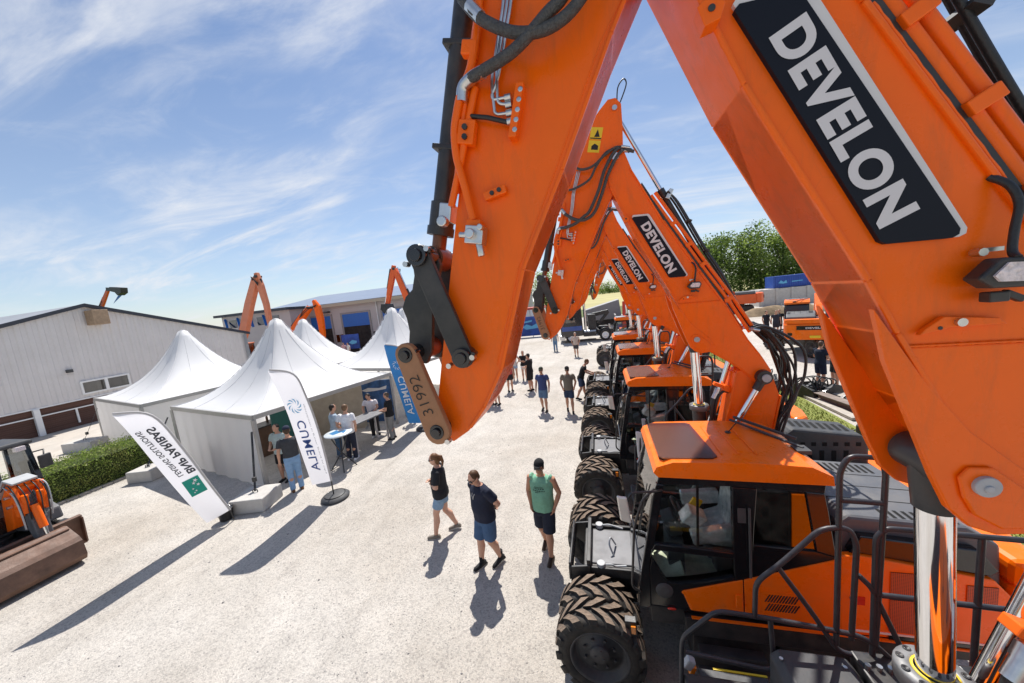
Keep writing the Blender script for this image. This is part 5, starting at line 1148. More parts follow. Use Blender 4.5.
def person(label,loc,yaw,h=1.78,top=BLACK,sleeve=.55,bottom=('shorts',NAVY),shoes=BLACK,hair=(.06,.035,.02),skin=(.55,.30,.20),cap=None,glasses=False,female=False,
           arms='down',stride=0,lean=0,nod=0,near=False,pony=False,look=0,group='visitors',belly=0,socks=None,extra=None,tuck=False):
    k=h/1.78; vox=.009 if near else .0155
    t=thing('person',label,'person',loc,R(yaw),group)
    le=R(lean)
    def up(p):  # lean the upper body about the hips
        x,y,z=p; z0=.95
        if z<z0: return Vector(p)
        return Vector((x,y+math.sin(le)*(z-z0),z0+(z-z0)*math.cos(le)))
    sw=.175 if female else .20; hw=.165 if female else .155
    S=Vector
    # joints
    hipx=.088; fx=.10
    st=stride
    feet={-1:S((-fx,st,0)),1:S((fx,-st,0))}
    legs={}
    for s in (-1,1):
        f=feet[s]; hip=S((hipx*s,0,.92)); lift=.045 if f.y<-.05 else 0
        ank=f+S((0,-.03 if f.y<0 else 0,.085+lift)); knee=hip.lerp(ank,.5)+S((0,.035+ (.05 if f.y<-.05 else 0),.0))
        legs[s]=(hip,knee,ank,lift)
    A={}
    for s in (-1,1):
        sh=up((sw*s,0,1.44))
        if arms=='down': e=up((.265*s,-.03,1.15)); w=up((.27*s,.06,.90))
        elif arms=='swing': e=up((.265*s,-.05-.10*s,1.15)); w=up((.27*s,.08-.16*s,.92))
        elif arms=='pocket': e=up((.285*s,-.06,1.16)); w=up((.215*s,.05,.95))
        elif arms=='back': e=up((.27*s,-.12,1.17)); w=up((.05*s,-.20,1.0))
        elif arms=='fold': e=up((.25*s,.03,1.15)); w=up((.05*s,.155+.02*s,1.17+.03*s))
        elif arms=='front': e=up((.25*s,.04,1.16)); w=up((.10*s,.27,1.12))
        elif arms=='lean': e=up((.27*s,.12,1.20)); w=up((.16*s,.36,1.06))
        elif arms=='hip': e=up((.33*s,-.05,1.18)); w=up((.19*s,.03,1.0))
        elif arms=='reach': e=up((.24*s,.15,1.22)); w=up((.18*s,.40,1.12))
        A[s]=(sh,e,w)
    b=MB()
    # trunk and neck
    tr=[((0,0,.86),hw*.96,.115),((0,.0,.95),hw,.118),((0,.012,1.06),.135 if female else .150,.108+belly),((0,.01,1.18),.138 if female else .158,.112+belly*.8),((0,.0,1.30),.155 if female else .175,.115),((0,-.005,1.40),.165 if female else .185,.105),((0,-.01,1.465),.11,.075),((0,-.005,1.50),.06,.06)]
    bk=1.10 if near else 1.04
    tr=[(up(c),a*bk,d*bk) for c,a,d in tr]; eloft(b,tr)
    nk=up((0,-.005,1.47)); hd=up((0,.03,1.655))+S((0,math.sin(R(nod))*.05,-abs(math.sin(R(nod)))*.02))
    b.tube([nk,nk.lerp(hd,.5),hd],[.058,.052,.05],12)
    Mh=Matrix.Rotation(R(look),3,'Z')@Matrix.Rotation(-R(nod)-le*.6,3,'X')
    H=lambda x,y,z: hd+Mh@S((x,y,z))
    def hball(mb,c,r,mi=0,nu=16,nv=12):
        q=MB(); q.ball((0,0,0),r,nu,nv); mb.add([H(*(S(v)+S(c))) for v in q.v],q.f,mi,True)
    hball(b,(0,0,.015),(.076,.094,.108)); hball(b,(0,.022,-.05),(.058,.068,.066)); hball(b,(0,.093,-.012),(.013,.02,.024)); hball(b,(0,.085,-.055),(.026,.014,.010))
    hball(b,(0,.078,.028),(.05,.018,.012))
    for s in (-1,1): hball(b,(.077*s,-.005,-.005),(.012,.022,.032))
    for s in (-1,1):
        hip,kn,an,li=legs[s]
        b.tube([hip+S((0,0,.03)),hip.lerp(kn,.35),kn+S((0,0,.03)),kn-S((0,0,.04)),kn.lerp(an,.35)+S((0,-.015,0)),kn.lerp(an,.75),an],[q*bk for q in (.088,.086,.060,.056,.063,.043,.038)],12)
        f=an; b.tube([f+S((0,-.05,-.045)),f+S((0,.06,-.05-li*.6)),f+S((0,.15,-.06-li))],[.036,.036,.026],10)
        sh,e,w=A[s]
        b.tube([sh+S((-.03*s,0,0)),sh,sh.lerp(e,.4),e,e.lerp(w,.3),w],[q*bk for q in (.058,.056,.047,.040,.041,.027)],12)
        d=(w-e).normalized(); side=S((-s,0,0))-d*S((-s,0,0)).dot(d); side=side.normalized() if side.length>.1 else S((0,1,0)); nrm=d.cross(side).normalized()
        # palm, four unequal bent fingers, thumb from the side of the palm
        b.tube([w-d*.01,w+d*.04,w+d*.085],[.026,.032,.033],10)
        fwd=S((0,1,0))-d*d.y; fwd=fwd.normalized() if fwd.length>.15 else nrm
        pn=side
        for i,(o,L) in enumerate(((.028,.068),(.010,.078),(-.009,.072),(-.026,.056))):
            r0=w+d*.075+fwd*o; m1=r0+d*L*.5+pn*.008; b.tube([r0-d*.02,r0,m1,m1+d*L*.42+pn*.022],[.010,.010,.0092,.008],8)
        b.tube([w+d*.02+fwd*.022,w+d*.05+fwd*.045+pn*.01,w+d*.085+fwd*.052+pn*.022],[.012,.0105,.009],8)
    me=remesh(b,vox,2); me.materials.append(cm(skin,'skin')); 
    if near:
        me.materials.append(cm((.02,.015,.012),'skin')); me.materials.append(cm((.42,.16,.12),'skin'))
        spots=[(H(.031,.088,.014),.012,1),(H(-.031,.088,.014),.012,1),(H(.031,.092,.036),.011,1),(H(-.031,.092,.036),.011,1),(H(0,.098,-.056),.016,2)]
        for p in me.polygons:
            for c,r,mi in spots:
                if (p.center-c).length<r: p.material_index=mi
    body=bpy.data.objects.new('body',me); col.objects.link(body); body.parent=t
    def wear(name,mb,mats,v=None,it=3,faces=None):
        m2=remesh(mb,v or vox*1.15,it)
        if near and name in ('shirt','shorts','trousers'):
            for vv in m2.vertices:
                c=vv.co; k2=noise.noise((c.x*14,c.y*14,c.z*5+len(label)))+.6*noise.noise((c.x*7+c.z*9,c.y*8,c.z*16))
                vv.co=c+vv.normal*(.004+.006*k2)
        for q in (mats if isinstance(mats,list) else [mats]): m2.materials.append(q)
        if faces:
            for p in m2.polygons: p.material_index=faces(p.center)
        o=bpy.data.objects.new(name,m2); col.objects.link(o); o.parent=t; return o
    # shirt
    g=MB(); hem=.88 if not tuck else .97
    sr=[(up((0,0,hem)),hw+.034,.150),(up((0,.0,.98)),hw+.026,.142+belly*.4),(up((0,.012,1.08)),(.150 if female else .170),.128+belly),(up((0,.01,1.18)),(.152 if female else .174),.128+belly*.8),(up((0,0,1.30)),(.170 if female else .190),.130),(up((0,-.005,1.40)),(.178 if female else .198),.120),(up((0,-.008,1.462)),.125,.086),(up((0,-.005,1.487)),.074,.072)]
    eloft(g,[(c,a*bk,d*bk) for c,a,d in sr])
    for s in (-1,1):
        sh,e,w=A[s]
        if sleeve>0:
            if sleeve<=1: q=sh.lerp(e,sleeve); g.tube([sh+S((-.05*s,0,0)),sh+S((0,0,-.01)),sh.lerp(e,sleeve*.5),q],[q*bk for q in (.064,.064,.064,.066)],12)
            else: g.tube([sh+S((-.05*s,0,0)),sh,e,w-(w-e)*.08],[.072,.070,.054,.042],12)
        else: g.tube([sh+S((-.06*s,0,.02)),sh+S((-.015*s,0,.0))],[.066,.060],12)
    wear('shirt',g,cm(top))
    if near and tuck is False: pass
    # trousers or shorts
    g=MB(); kind,bc=bottom[0],bottom[1]
    eloft(g,[(c,a*bk,d*bk) for c,a,d in [((0,0,.80),hw+.010,.124),((0,0,.90),hw+.014,.128),((0,0,.985),hw+.008,.124),((0,0,1.0),hw+.004,.12)]])
    for s in (-1,1):
        hip,kn,an,li=legs[s]
        if kind=='shorts': e=hip.lerp(kn,bottom[2] if len(bottom)>2 else .85); g.tube([hip+S((0,0,.03)),hip.lerp(e,.5),e],[q*bk for q in (.104,.103,.096)],14)
        else: g.tube([hip+S((0,0,.03)),hip.lerp(kn,.5),kn,kn.lerp(an,.5),an-S((0,0,.03))],[.104,.098,.078,.070,.066],14)
    wear('shorts' if kind=='shorts' else 'trousers',g,cm(bc))
    if kind!='skip':
        P('belt',eloft(MB(),[((0,0,.975),(hw+.016)*bk,.131*bk),((0,0,1.005),(hw+.014)*bk,.130*bk)],24),cm((.03,.02,.015)),t)
    # shoes
    for s in (-1,1):
        hip,kn,an,li=legs[s]; f=an; g=MB()
        g.tube([f+S((0,-.075,-.047)),f+S((0,-.02,-.035)),f+S((0,.06,-.045-li*.6)),f+S((0,.15,-.052-li)),f+S((0,.185,-.058-li))],[.036,.045,.041,.036,.020],12)
        pr=[(f.y-.095,f.z-.085),(f.y+.06,f.z-.088-li*.65),(f.y+.18,f.z-.088-li),(f.y+.18,f.z-.066-li),(f.y+.06,f.z-.062-li*.6),(f.y-.095,f.z-.055)]
        g.prism(pr,'x',f.x-.040,f.x+.040)
        o=wear('shoe',g,[cm(shoes,'shoe'),cm((.5,.48,.45) if near else shoes,'shoe')],faces=(lambda c,z=f.z,l=li,y=f.y: 1 if c.z<z-.07-l*max(0,(c.y-y)/.18) else 0))
        if socks: P('sock',MB().tube([an+S((0,0,-.02)),an+S((0,-.002,.10))],[.044,.046],12),cm(socks),t)
    # hair, cap, glasses
    g=MB(); hball(g,(0,-.016,.030),(.084,.094,.100)); 
    if female: hball(g,(0,-.05,-.03),(.078,.055,.10))
    else: hball(g,(0,-.045,.0),(.076,.058,.085))
    if pony:
        g.tube([H(0,-.09,.05),H(0,-.15,.02),H(.01,-.15,-.10),H(.01,-.12,-.2)],[.03,.036,.032,.012],10)
    if female and not pony:
        g.tube([H(0,-.06,.02),H(0,-.085,-.10),H(0,-.07,-.22)],[.075,.075,.05],12)
    if hair: 
        o=wear('hair',g,cm(hair,'hair'),.011 if near else .016,2)
    if cap:
        g=MB(); q=MB(); q.ball((0,0,0),(.090,.106,.088),18,12)
        V=[H(v[0],v[1]-.010,max(v[2],-.008)+.064) for v in q.v]; g.add(V,q.f,0,True)
        pts=[]; 
        for i in range(9):
            a=R(20+140*i/8); pts.append((.074*math.cos(a),.085*math.sin(a)))
        for i in range(9):
            a=R(160-140*i/8); pts.append((.085*math.cos(a),.085*math.sin(a)+.065*math.sin(a)))
        n=len(pts); V=[H(x,y-.008,.062-.25*max(y-.09,0)) for x,y in pts]+[H(x,y-.008,.072-.25*max(y-.09,0)) for x,y in pts]
        g.add(V,[list(range(n))[::-1],[n+i for i in range(n)]]+[(i,(i+1)%n,n+(i+1)%n,n+i) for i in range(n)])
        P('cap',g,cm(cap),t)
    if glasses:
        g=MB()
        for s in (-1,1):
            V=[H(.034*s+dx*.026,.098+dy*.005-abs(dx+s)*.003,.014+dz*.018) for dx in(-1,1) for dy in(-1,1) for dz in(-1,1)]
            g.add(V,[(0,1,3,2),(4,6,7,5),(0,4,5,1),(2,3,7,6),(0,2,6,4),(1,5,7,3)])
            g.tube([H(.06*s,.094,.02),H(.079*s,.03,.02),H(.08*s,-.01,.015)],.004,6)
        g.tube([H(-.01,.104,.018),H(.01,.104,.018)],.004,6)
        P('sunglasses',g,M['blackgloss'],t)
    if extra: extra(t,up,H,A,legs)
    t.scale=(k,k,k); return t
def polo_details(t,up,H,A,legs):
    g=MB(); c=[up((.075*math.cos(a),-.005+.075*math.sin(a),1.485)) for a in [2*math.pi*k/24 for k in range(25)]]; g.tube(c,.012,8)
    P('collar',g,cm((.012,.016,.035)),t)
    P('lanyard',MB().tube([up((-.05,.06,1.48)),up((-.02,.152,1.36)),up((0,.158,1.30)),up((.02,.152,1.36)),up((.05,.06,1.48))],.006,6),cm((.5,.5,.5)),t)
    P('belt_buckle',MB().box(-.02,.02,.138,.152,.975,1.005),M['steel'],t)
def vest_details(t,up,H,A,legs):
    g=MB(); 
    eloft(g,[(up((0,.02,.90)),.10,.135),(up((0,.03,1.10)),.085,.118),(up((0,.035,1.30)),.07,.112),(up((0,.03,1.40)),.05,.10)])
    P('undershirt',g,cm((.11,.115,.075)),t)
    P('necklace',MB().tube([up((.06*math.sin(a)*1.1,.045+.075*math.cos(a) if abs(a)<1.4 else .02,1.475-.06*math.cos(a))) for a in [-1.3+2.6*k/10 for k in range(11)]],.004,6),M['steel'],t)
    P('bracelet',MB().tube([A[1][2]+Vector((0,.03*math.cos(a),.03*math.sin(a))) for a in [2*math.pi*k/12 for k in range(13)]],.007,6),M['black'],t)
def tee_print(t,up,H,A,legs):
    g=MB(); rnd=random.Random(4)
    for i,(w,z) in enumerate(((.13,1.34),(.17,1.315),(.19,1.275),(.15,1.245),(.20,1.215),(.12,1.18))):
        x=-w/2
        while x<w/2:
            L=rnd.uniform(.012,.03); zz=up((0,0,z)).z; y=up((0,0,z)).y
            yy=lambda q: y+.159*math.sqrt(max(1-(q/.21)**2,0))+.0 
            g.add([(x,yy(x),zz),(x+L,yy(x+L),zz),(x+L,yy(x+L),zz+.016),(x,yy(x),zz+.016)],[(0,1,2,3)]); x+=L+.01
    P('shirt_print',g,cm((.03,.05,.045)),t)
    P('sandal_strap',MB().box(0,.001,0,.001,0,.001),cm(BLACK),t) if False else None
person('woman with brown ponytail, folded arms, dark cardigan and light denim shorts',(-3.35,5.80,0),108,1.74,top=(.022,.022,.026),sleeve=.75,bottom=('shorts',DENIML,.62),shoes=(.20,.17,.14),hair=(.16,.075,.03),cap=None,glasses=True,female=True,arms='fold',stride=.19,nod=10,near=True,pony=True,skin=(.60,.34,.24),extra=vest_details,belly=.02)
person('man in dark navy polo and blue denim shorts, hands behind his back',(-2.17,5.12,0),148,1.84,top=(.018,.022,.042),sleeve=.62,bottom=('shorts',(.055,.11,.21),.95),shoes=BLACK,hair=(.10,.05,.022),glasses=True,arms='back',stride=-.11,lean=6,nod=24,near=True,skin=(.58,.32,.22),extra=polo_details,belly=.035,socks=BLACK)
person('man in black cap and pale green sleeveless shirt with dark shorts',(-1.20,5.50,0),172,1.79,top=(.20,.42,.29),sleeve=0,bottom=('shorts',(.02,.024,.04),.98),shoes=(.05,.03,.02),hair=(.05,.03,.02),cap=BLACK,glasses=True,arms='pocket',stride=.16,nod=2,near=True,skin=(.48,.24,.15),extra=tee_print,belly=.03)
person('man in charcoal polo, faded jeans and navy cap seen from behind at the tent corner',(-8.42,7.05,0),55,1.84,top=(.05,.052,.058),sleeve=.6,bottom=('jeans',(.22,.36,.55)),shoes=(.16,.07,.03),cap=NAVY,arms='down',nod=8,belly=.02,group='visitors at the tents',tuck=True)
person('dark-haired man in mint shirt standing inside the tent corner',(-9.3,7.5,0),190,1.76,top=(.42,.50,.48),sleeve=.6,bottom=('shorts',BLACK),hair=(.02,.015,.012),arms='front',group='visitors at the tents')
person('man in pale blue shirt and jeans at the left of the high table',(-8.66,8.95,0),-35,1.83,top=(.36,.44,.52),sleeve=.6,bottom=('jeans',(.05,.10,.18)),shoes=(.3,.3,.3),hair=(.02,.015,.01),arms='front',group='visitors at the tents')
person('man in white t-shirt and dark jeans seen from behind at the high table',(-8.05,8.82,0),12,1.86,top=WHITE,sleeve=.65,bottom=('jeans',(.018,.022,.04)),shoes=(.75,.75,.75),hair=(.16,.09,.045),arms='pocket',group='visitors at the tents')
person('man in white shirt leaning on the high table, facing the yard',(-8.45,10.62,0),195,1.78,top=(.70,.66,.68),sleeve=.6,bottom=('jeans',(.025,.025,.03)),shoes=(.7,.7,.7),hair=(.03,.02,.015),arms='lean',lean=14,nod=25,group='visitors at the tents')
person('man in black t-shirt and grey trousers talking at the end of the high table',(-7.62,10.45,0),105,1.76,top=BLACK,sleeve=.6,bottom=('jeans',(.24,.24,.23)),shoes=BLACK,hair=(.10,.07,.05),arms='front',group='visitors at the tents')
person('person in pink top and denim shorts behind the tent posts',(-7.75,12.2,0),200,1.66,top=(.65,.06,.14),sleeve=.4,bottom=('shorts',DENIML,.6),shoes=BLACK,female=True,hair=(.12,.06,.03),group='visitors at the tents')
person('man in blue t-shirt, denim shorts and grey cap standing with arms down',(-2.39,13.05,0),170,1.80,top=(.045,.065,.17),bottom=('shorts',DENIM,.9),shoes=(.05,.05,.05),cap=(.06,.07,.05),arms='down',stride=.05,glasses=True,skin=(.45,.24,.16))
person('man in khaki t-shirt and navy shorts with dark cap, hands in pockets',(-1.36,12.9,0),185,1.80,top=(.17,.15,.12),bottom=('shorts',(.03,.05,.10),.85),shoes=BLACK,cap=BLACK,arms='pocket',stride=.14,glasses=True,skin=(.45,.24,.16))
person('man in black t-shirt and blue shorts leaning over the bumper of a parked machine',(-.98,14.45,0),-85,1.80,top=BLACK,bottom=('shorts',(.04,.07,.14),.85),shoes=BLACK,hair=(.14,.08,.04),arms='reach',lean=22,nod=15,stride=.16)
person('man dressed all in black standing right of the group of young people',(-3.50,16.05,0),70,1.88,top=BLACK,sleeve=.6,bottom=('shorts',BLACK,.95),shoes=BLACK,hair=(.03,.02,.015),arms='front')
person('person in red shirt and dark shorts at the left of the group',(-4.59,16.1,0),215,1.78,top=(.55,.09,.10),bottom=('shorts',(.03,.03,.035),.8),shoes=BLACK,hair=(.04,.03,.02),arms='down')
person('young woman in white top and pale blue denim shorts, left of two friends',(-4.87,18.4,0),200,1.70,top=(.66,.62,.60),sleeve=.3,bottom=('shorts',(.30,.42,.58),.55),shoes=(.5,.5,.5),hair=(.20,.11,.05),female=True,arms='hip')
person('young woman in black top and white shorts in the group',(-4.29,18.25,0),190,1.68,top=BLACK,sleeve=.3,bottom=('shorts',(.66,.64,.62),.55),shoes=(.1,.1,.1),hair=(.09,.05,.03),female=True,arms='fold')
person('young man in pale t-shirt standing at the back of the group',(-5.48,19.7,0),180,1.76,top=(.55,.58,.62),bottom=('shorts',DENIML,.8),shoes=(.4,.4,.4),hair=(.06,.04,.02),arms='fold')
person('person in orange shirt half hidden beside the tip of the nearest arm',(-4.66,14.05,0),160,1.72,top=(.62,.20,.03),bottom=('shorts',BLACK,.8),shoes=BLACK,hair=(.05,.03,.02),arms='pocket')
person('person in grey trousers mostly hidden behind the nearest arm',(-5.0,14.1,0),170,1.72,top=(.2,.2,.22),bottom=('shorts',(.25,.25,.24),.9),shoes=BLACK,hair=(.05,.03,.02),arms='down')
person('person in dark trousers standing behind the one in red',(-5.75,18.9,0),150,1.78,top=(.05,.05,.06),bottom=('jeans',(.03,.03,.04)),hair=(.05,.03,.02),arms='down')
person('grey-haired man in pale beige shirt and dark shorts standing alone near the black truck',(-1.78,24.3,0),180,1.76,top=(.52,.43,.37),bottom=('shorts',(.06,.06,.07),.8),shoes=BLACK,hair=(.5,.48,.45),arms='pocket',stride=.08)
person('person in blue jeans behind the tan coupler plate of the second arm',(-3.62,27.3,0),180,1.76,top=(.2,.25,.3),bottom=('jeans',(.12,.22,.36)),shoes=BLACK,hair=(.05,.03,.02))
person('worker in orange safety vest beside the blue printed banner',(-8.9,34.6,0),160,1.78,top=(.75,.16,.02),bottom=('jeans',(.03,.03,.035)),hair=(.05,.03,.02))
person('man in navy polo facing his companion behind the grey beams',(7.86,14.95,0),-70,1.80,top=(.016,.024,.045),sleeve=.6,bottom=('shorts',(.014,.02,.045),.9),shoes=BLACK,hair=(.10,.06,.04),arms='front',look=20)
person('man in black polo and dark shorts standing right of the man in navy',(8.42,15.1,0),100,1.68,top=(.02,.024,.026),sleeve=.6,bottom=('shorts',(.035,.04,.04),.85),shoes=BLACK,hair=(.12,.07,.05),arms='front')
person('person in pale trousers partly hidden by the underside of the huge boom',(8.75,13.9,0),120,1.74,top=(.4,.42,.45),bottom=('jeans',(.55,.53,.5)),shoes=(.5,.5,.5),hair=(.1,.06,.04))
for i,(x,y,w,c) in enumerate(((11.55,28.2,200,(.02,.022,.03)),(11.98,27.8,170,(.03,.035,.05)),(12.4,28.3,150,(.02,.02,.022)),(12.85,27.9,190,(.06,.05,.05)))):
    person(['far man in navy at the left of a cluster by the earth heap','far man in slate shirt second from the left in the cluster by the earth heap','far man in black third from the left in the cluster by the earth heap','far man in brown at the right of the cluster by the earth heap'][i],(x,y,0),w,1.78,top=c,bottom=('shorts',(.03,.03,.04),.85),shoes=BLACK,hair=(.08,.05,.03),group='people clustered by the earth heap')
person('person in pink shirt before the blue sign of the service shed',(-28.0,32.2,0),190,1.75,top=(.6,.35,.36),bottom=('jeans',(.1,.1,.12)),hair=(.05,.03,.02),group='people by the service shed')
person('person in white shirt near the roller door of the service shed',(-26.9,31.6,0),160,1.75,top=(.65,.62,.6),bottom=('jeans',(.1,.1,.12)),hair=(.05,.03,.02),group='people by the service shed')
# ------------------------------------------------------------------ crawler excavators in the distance
M['trackpad']=mat('track_steel',(.035,.032,.03),.7,var=.3,dust=.3,dustc=(.2,.16,.12))
def crawler(label,loc,rz,paint,boom,arm,bucket=True,cab=True,group='crawler excavators standing far off',tool=None,scale=1,text=None):
    """boom, arm: lists of (x,z,halfwidth) down the limb in the machine's own plane"""
    t=thing('crawler_excavator',label,'excavator',loc,rz,group)
    for y in (-1.25,1.25):
        tr=MB(); pts=[]
        for k in range(9): a=R(90+180*k/8); pts.append((-1.7+.42*math.cos(a),.45+.42*math.sin(a)))
        for k in range(9): a=R(-90+180*k/8); pts.append((1.7+.42*math.cos(a),.45+.42*math.sin(a)))
        tr.prism(pts,'y',y-.3,y+.3)
        for k in range(18): x=-1.7+k*.2; tr.box(x,x+.06,y-.31,y+.31,.86,.90).box(x,x+.06,y-.31,y+.31,.01,.04)
        P('track',tr,M['trackpad'],t)
    P('chassis',MB().box(-1.2,1.2,-.9,.9,.5,1.0).cyl((0,0,1.0),(0,0,1.15),.8),M['black'],t,.03)
    P('body',MB().box(-2.3,.3,-1.35,1.35,1.15,2.2).box(.3,1.4,-1.35,-.2,1.15,1.7),paint,t,.06)
    cwp=[(-2.3,-1.35),(-2.3,1.35),(-2.75,1.25),(-2.95,.7),(-3.0,0),(-2.95,-.7),(-2.75,-1.25)]
    P('counterweight',MB().prism(cwp,'z',1.2,2.25),paint,t,.08)
    P('rear_band',MB().box(-3.03,-2.93,-.6,.6,1.65,2.0),M['black'],t,.02)
    P('hood',MB().box(-2.2,-.3,-1.2,1.2,2.2,2.5),M['grey'],t,.05)
    c=MB()
    for x in (.25,1.45):
        for y in (.3,1.3): c.beam((x,y,1.2),(x-(.15 if x>1 else 0),y,2.95),.09,.09)
    c.box(.2,1.5,.25,1.35,1.15,1.5).box(.2,.3,.25,1.35,1.5,2.2)
    P('cab_frame',c,M['black'],t); P('roof',MB().box(.15,1.45,.22,1.38,2.93,3.05),paint,t,.04); P('window',MB().box(.27,1.35,.28,1.32,1.52,2.92),M['glassdark'],t)
    def limb(pts,y,w):
        m=MB(); L=[];Rr=[]
        for i,(x,z,hw) in enumerate(pts):
            a=Vector(pts[max(i-1,0)][:2]); b=Vector(pts[min(i+1,len(pts)-1)][:2]); d=(b-a).normalized(); n=Vector((-d.y,d.x))
            L.append((x+n.x*hw,z+n.y*hw)); Rr.append((x-n.x*hw,z-n.y*hw))
        m.prism(L+Rr[::-1],'y',y-w,y+w); return m
    yb=-.05
    boom=[(x,z,w*.80) for x,z,w in boom]; arm=[(x,z,w*.74) for x,z,w in arm]
    P('boom',limb(boom,yb,.24),paint,t,.03); P('arm',limb(arm,yb,.17),paint,t,.03); P('pin',MB().cyl((boom[-1][0],yb-.32,boom[-1][1]),(boom[-1][0],yb+.32,boom[-1][1]),.13,n=14),M['black'],t)
    # hydraulic cylinders following both limbs
    k=len(boom)//2; q0=Vector((boom[k][0],yb,boom[k][1]+boom[k][2]*0)); 
    def off(pts,i,s): 
        a=Vector(pts[max(i-1,0)][:2]); b=Vector(pts[min(i+1,len(pts)-1)][:2]); d=(b-a).normalized(); n=Vector((-d.y,d.x))*s*(pts[i][2]+.16)
        return Vector((pts[i][0]+n.x,yb,pts[i][1]+n.y))
    s=1 if off(boom,k,1).z>off(boom,k,-1).z else -1
    p0,p1=off(boom,k-1 if k>0 else 0,s),off(boom,len(boom)-1,s); P('cylinder_barrel',MB().cyl(p0,p0.lerp(p1,.55),.11,n=12),M['black'],t); P('cylinder_rod',MB().cyl(p0.lerp(p1,.5),p1,.06,n=12),M['chrome'],t)
    sgn=1
    if abs((off(arm,1,1)-Vector((boom[0][0],yb,boom[0][1]))).length)<abs((off(arm,1,-1)-Vector((boom[0][0],yb,boom[0][1]))).length): sgn=-1
    p0,p1=off(arm,0,sgn),off(arm,len(arm)-1,sgn); P('cylinder_barrel',MB().cyl(p0.lerp(p1,.1),p0.lerp(p1,.6),.10,n=12),M['black'],t); P('cylinder_rod',MB().cyl(p0.lerp(p1,.55),p1,.055,n=12),M['chrome'],t)
    h=MB()
    e=Vector((boom[-1][0],yb-.3,boom[-1][1])); a0=Vector((arm[1][0],yb-.26,arm[1][1])); b0=Vector((boom[-2][0],yb-.32,boom[-2][1]))
    for i in range(3): h.tube(smooth_path([b0+Vector((.08*i,0,.05*i)),e+Vector((.1*i-.3,-.12,-.15*i)),a0+Vector((.05*i,0,.1*i))]),.035,6)
    P('hose',h,M['hose'],t)
    tip=arm[-1]
    if bucket:
        bx,bz=tip[0],tip[1]; pr=[(bx-.25,bz+.1),(bx+.35,bz+.15),(bx+.5,bz-.35),(bx+.2,bz-.8),(bx-.5,bz-1.0),(bx-.35,bz-.45)]
        P('bucket',MB().prism(pr,'y',-.65,.55),M['black'],t,.03)
    if tool: tool(t,tip)
    if text: P('decal_panel',text,M['decal'],t)
    t.scale=(scale,)*3
    return t
# faded machine whose folded boom stands above the hall corner
def loc_xz(x0,lst): return [(x-x0,z,w) for x,z,w in lst]
crawler('faded salmon crawler excavator with its boom folded up beside the corner of the grey hall',(-36.2,26.2,0),0,M['salmon'],
  loc_xz(-36.2,[(-35.6,1.9,.40),(-34.0,4.2,.50),(-32.6,6.8,.48),(-31.3,8.9,.40),(-30.95,9.25,.25)]),loc_xz(-36.2,[(-31.05,9.6,.22),(-30.85,8.4,.42),(-30.6,6.6,.34),(-30.6,4.6,.24),(-30.75,3.3,.16)]))
crawler('bright orange crawler excavator with a short bent boom between the two front tent peaks',(-34.6,31.3,0),0,M['orange'],
  loc_xz(-34.6,[(-34.2,2.2,.35),(-33.2,3.9,.45),(-32.0,5.0,.42),(-30.7,6.0,.30)]),loc_xz(-34.6,[(-30.0,6.75,.20),(-29.7,6.0,.50),(-29.55,4.6,.50),(-29.6,3.0,.38),(-29.9,1.6,.24)]),bucket=False)
crawler('red-orange crawler excavator with a raised boom left of the black bucket linkage',(-16.9,30.4,0),math.pi,M['orange_far'],
  [(-.5,1.9,.38),(.75,3.8,.42),(1.3,6.0,.40),(1.95,8.1,.30),(2.15,8.7,.2)],[(2.2,9.05,.2),(2.55,8.0,.36),(3.1,6.6,.32),(3.55,5.3,.2)],bucket=True)
def grapple(t,tip):
    P('grapple',MB().beam((tip[0],-.05,tip[1]),(tip[0]+1.6,-.05,tip[1]-.2),.8,.7).prism([(tip[0]+1.4,tip[1]+.3),(tip[0]+4.6,tip[1]-.2),(tip[0]+4.4,tip[1]-1.2),(tip[0]+3.2,tip[1]-1.6),(tip[0]+2.6,tip[1]-.9),(tip[0]+1.5,tip[1]-.6)],'y',-.6,.5),M['black'],t,.05)
    P('pennant',MB().prism([(tip[0]+2.2,tip[1]-1.6),(tip[0]+3.9,tip[1]-1.0),(tip[0]+3.6,tip[1]-1.5),(tip[0]+.4,tip[1]-2.9)],'y',-.04,.0),M['bluedoor'],t)
crawler('orange long-boom excavator of which only the tip shows above the hall roof',(-103,48,0),0,M['orange_far'],
  [(-.5,2.0,.5),(1.0,6.0,.7),(2.6,9.5,.6),(4.4,11.6,.5)],[(3.6,11.0,.6),(5.6,12.9,.6),(8.0,15.2,.4)],bucket=False,tool=grapple)
# the crawler seen from behind at the right, by the container
crawler('crawler excavator with orange sides and a dark tail standing by the grey container wall',(15.2,45.5,0),R(160),M['orange_far'],
  [(-.4,2,.4),(1.5,3.2,.5),(3.4,3.4,.45),(5.2,2.6,.3)],[(5.2,2.8,.25),(5.6,1.8,.3),(5.4,.6,.2)],bucket=False)
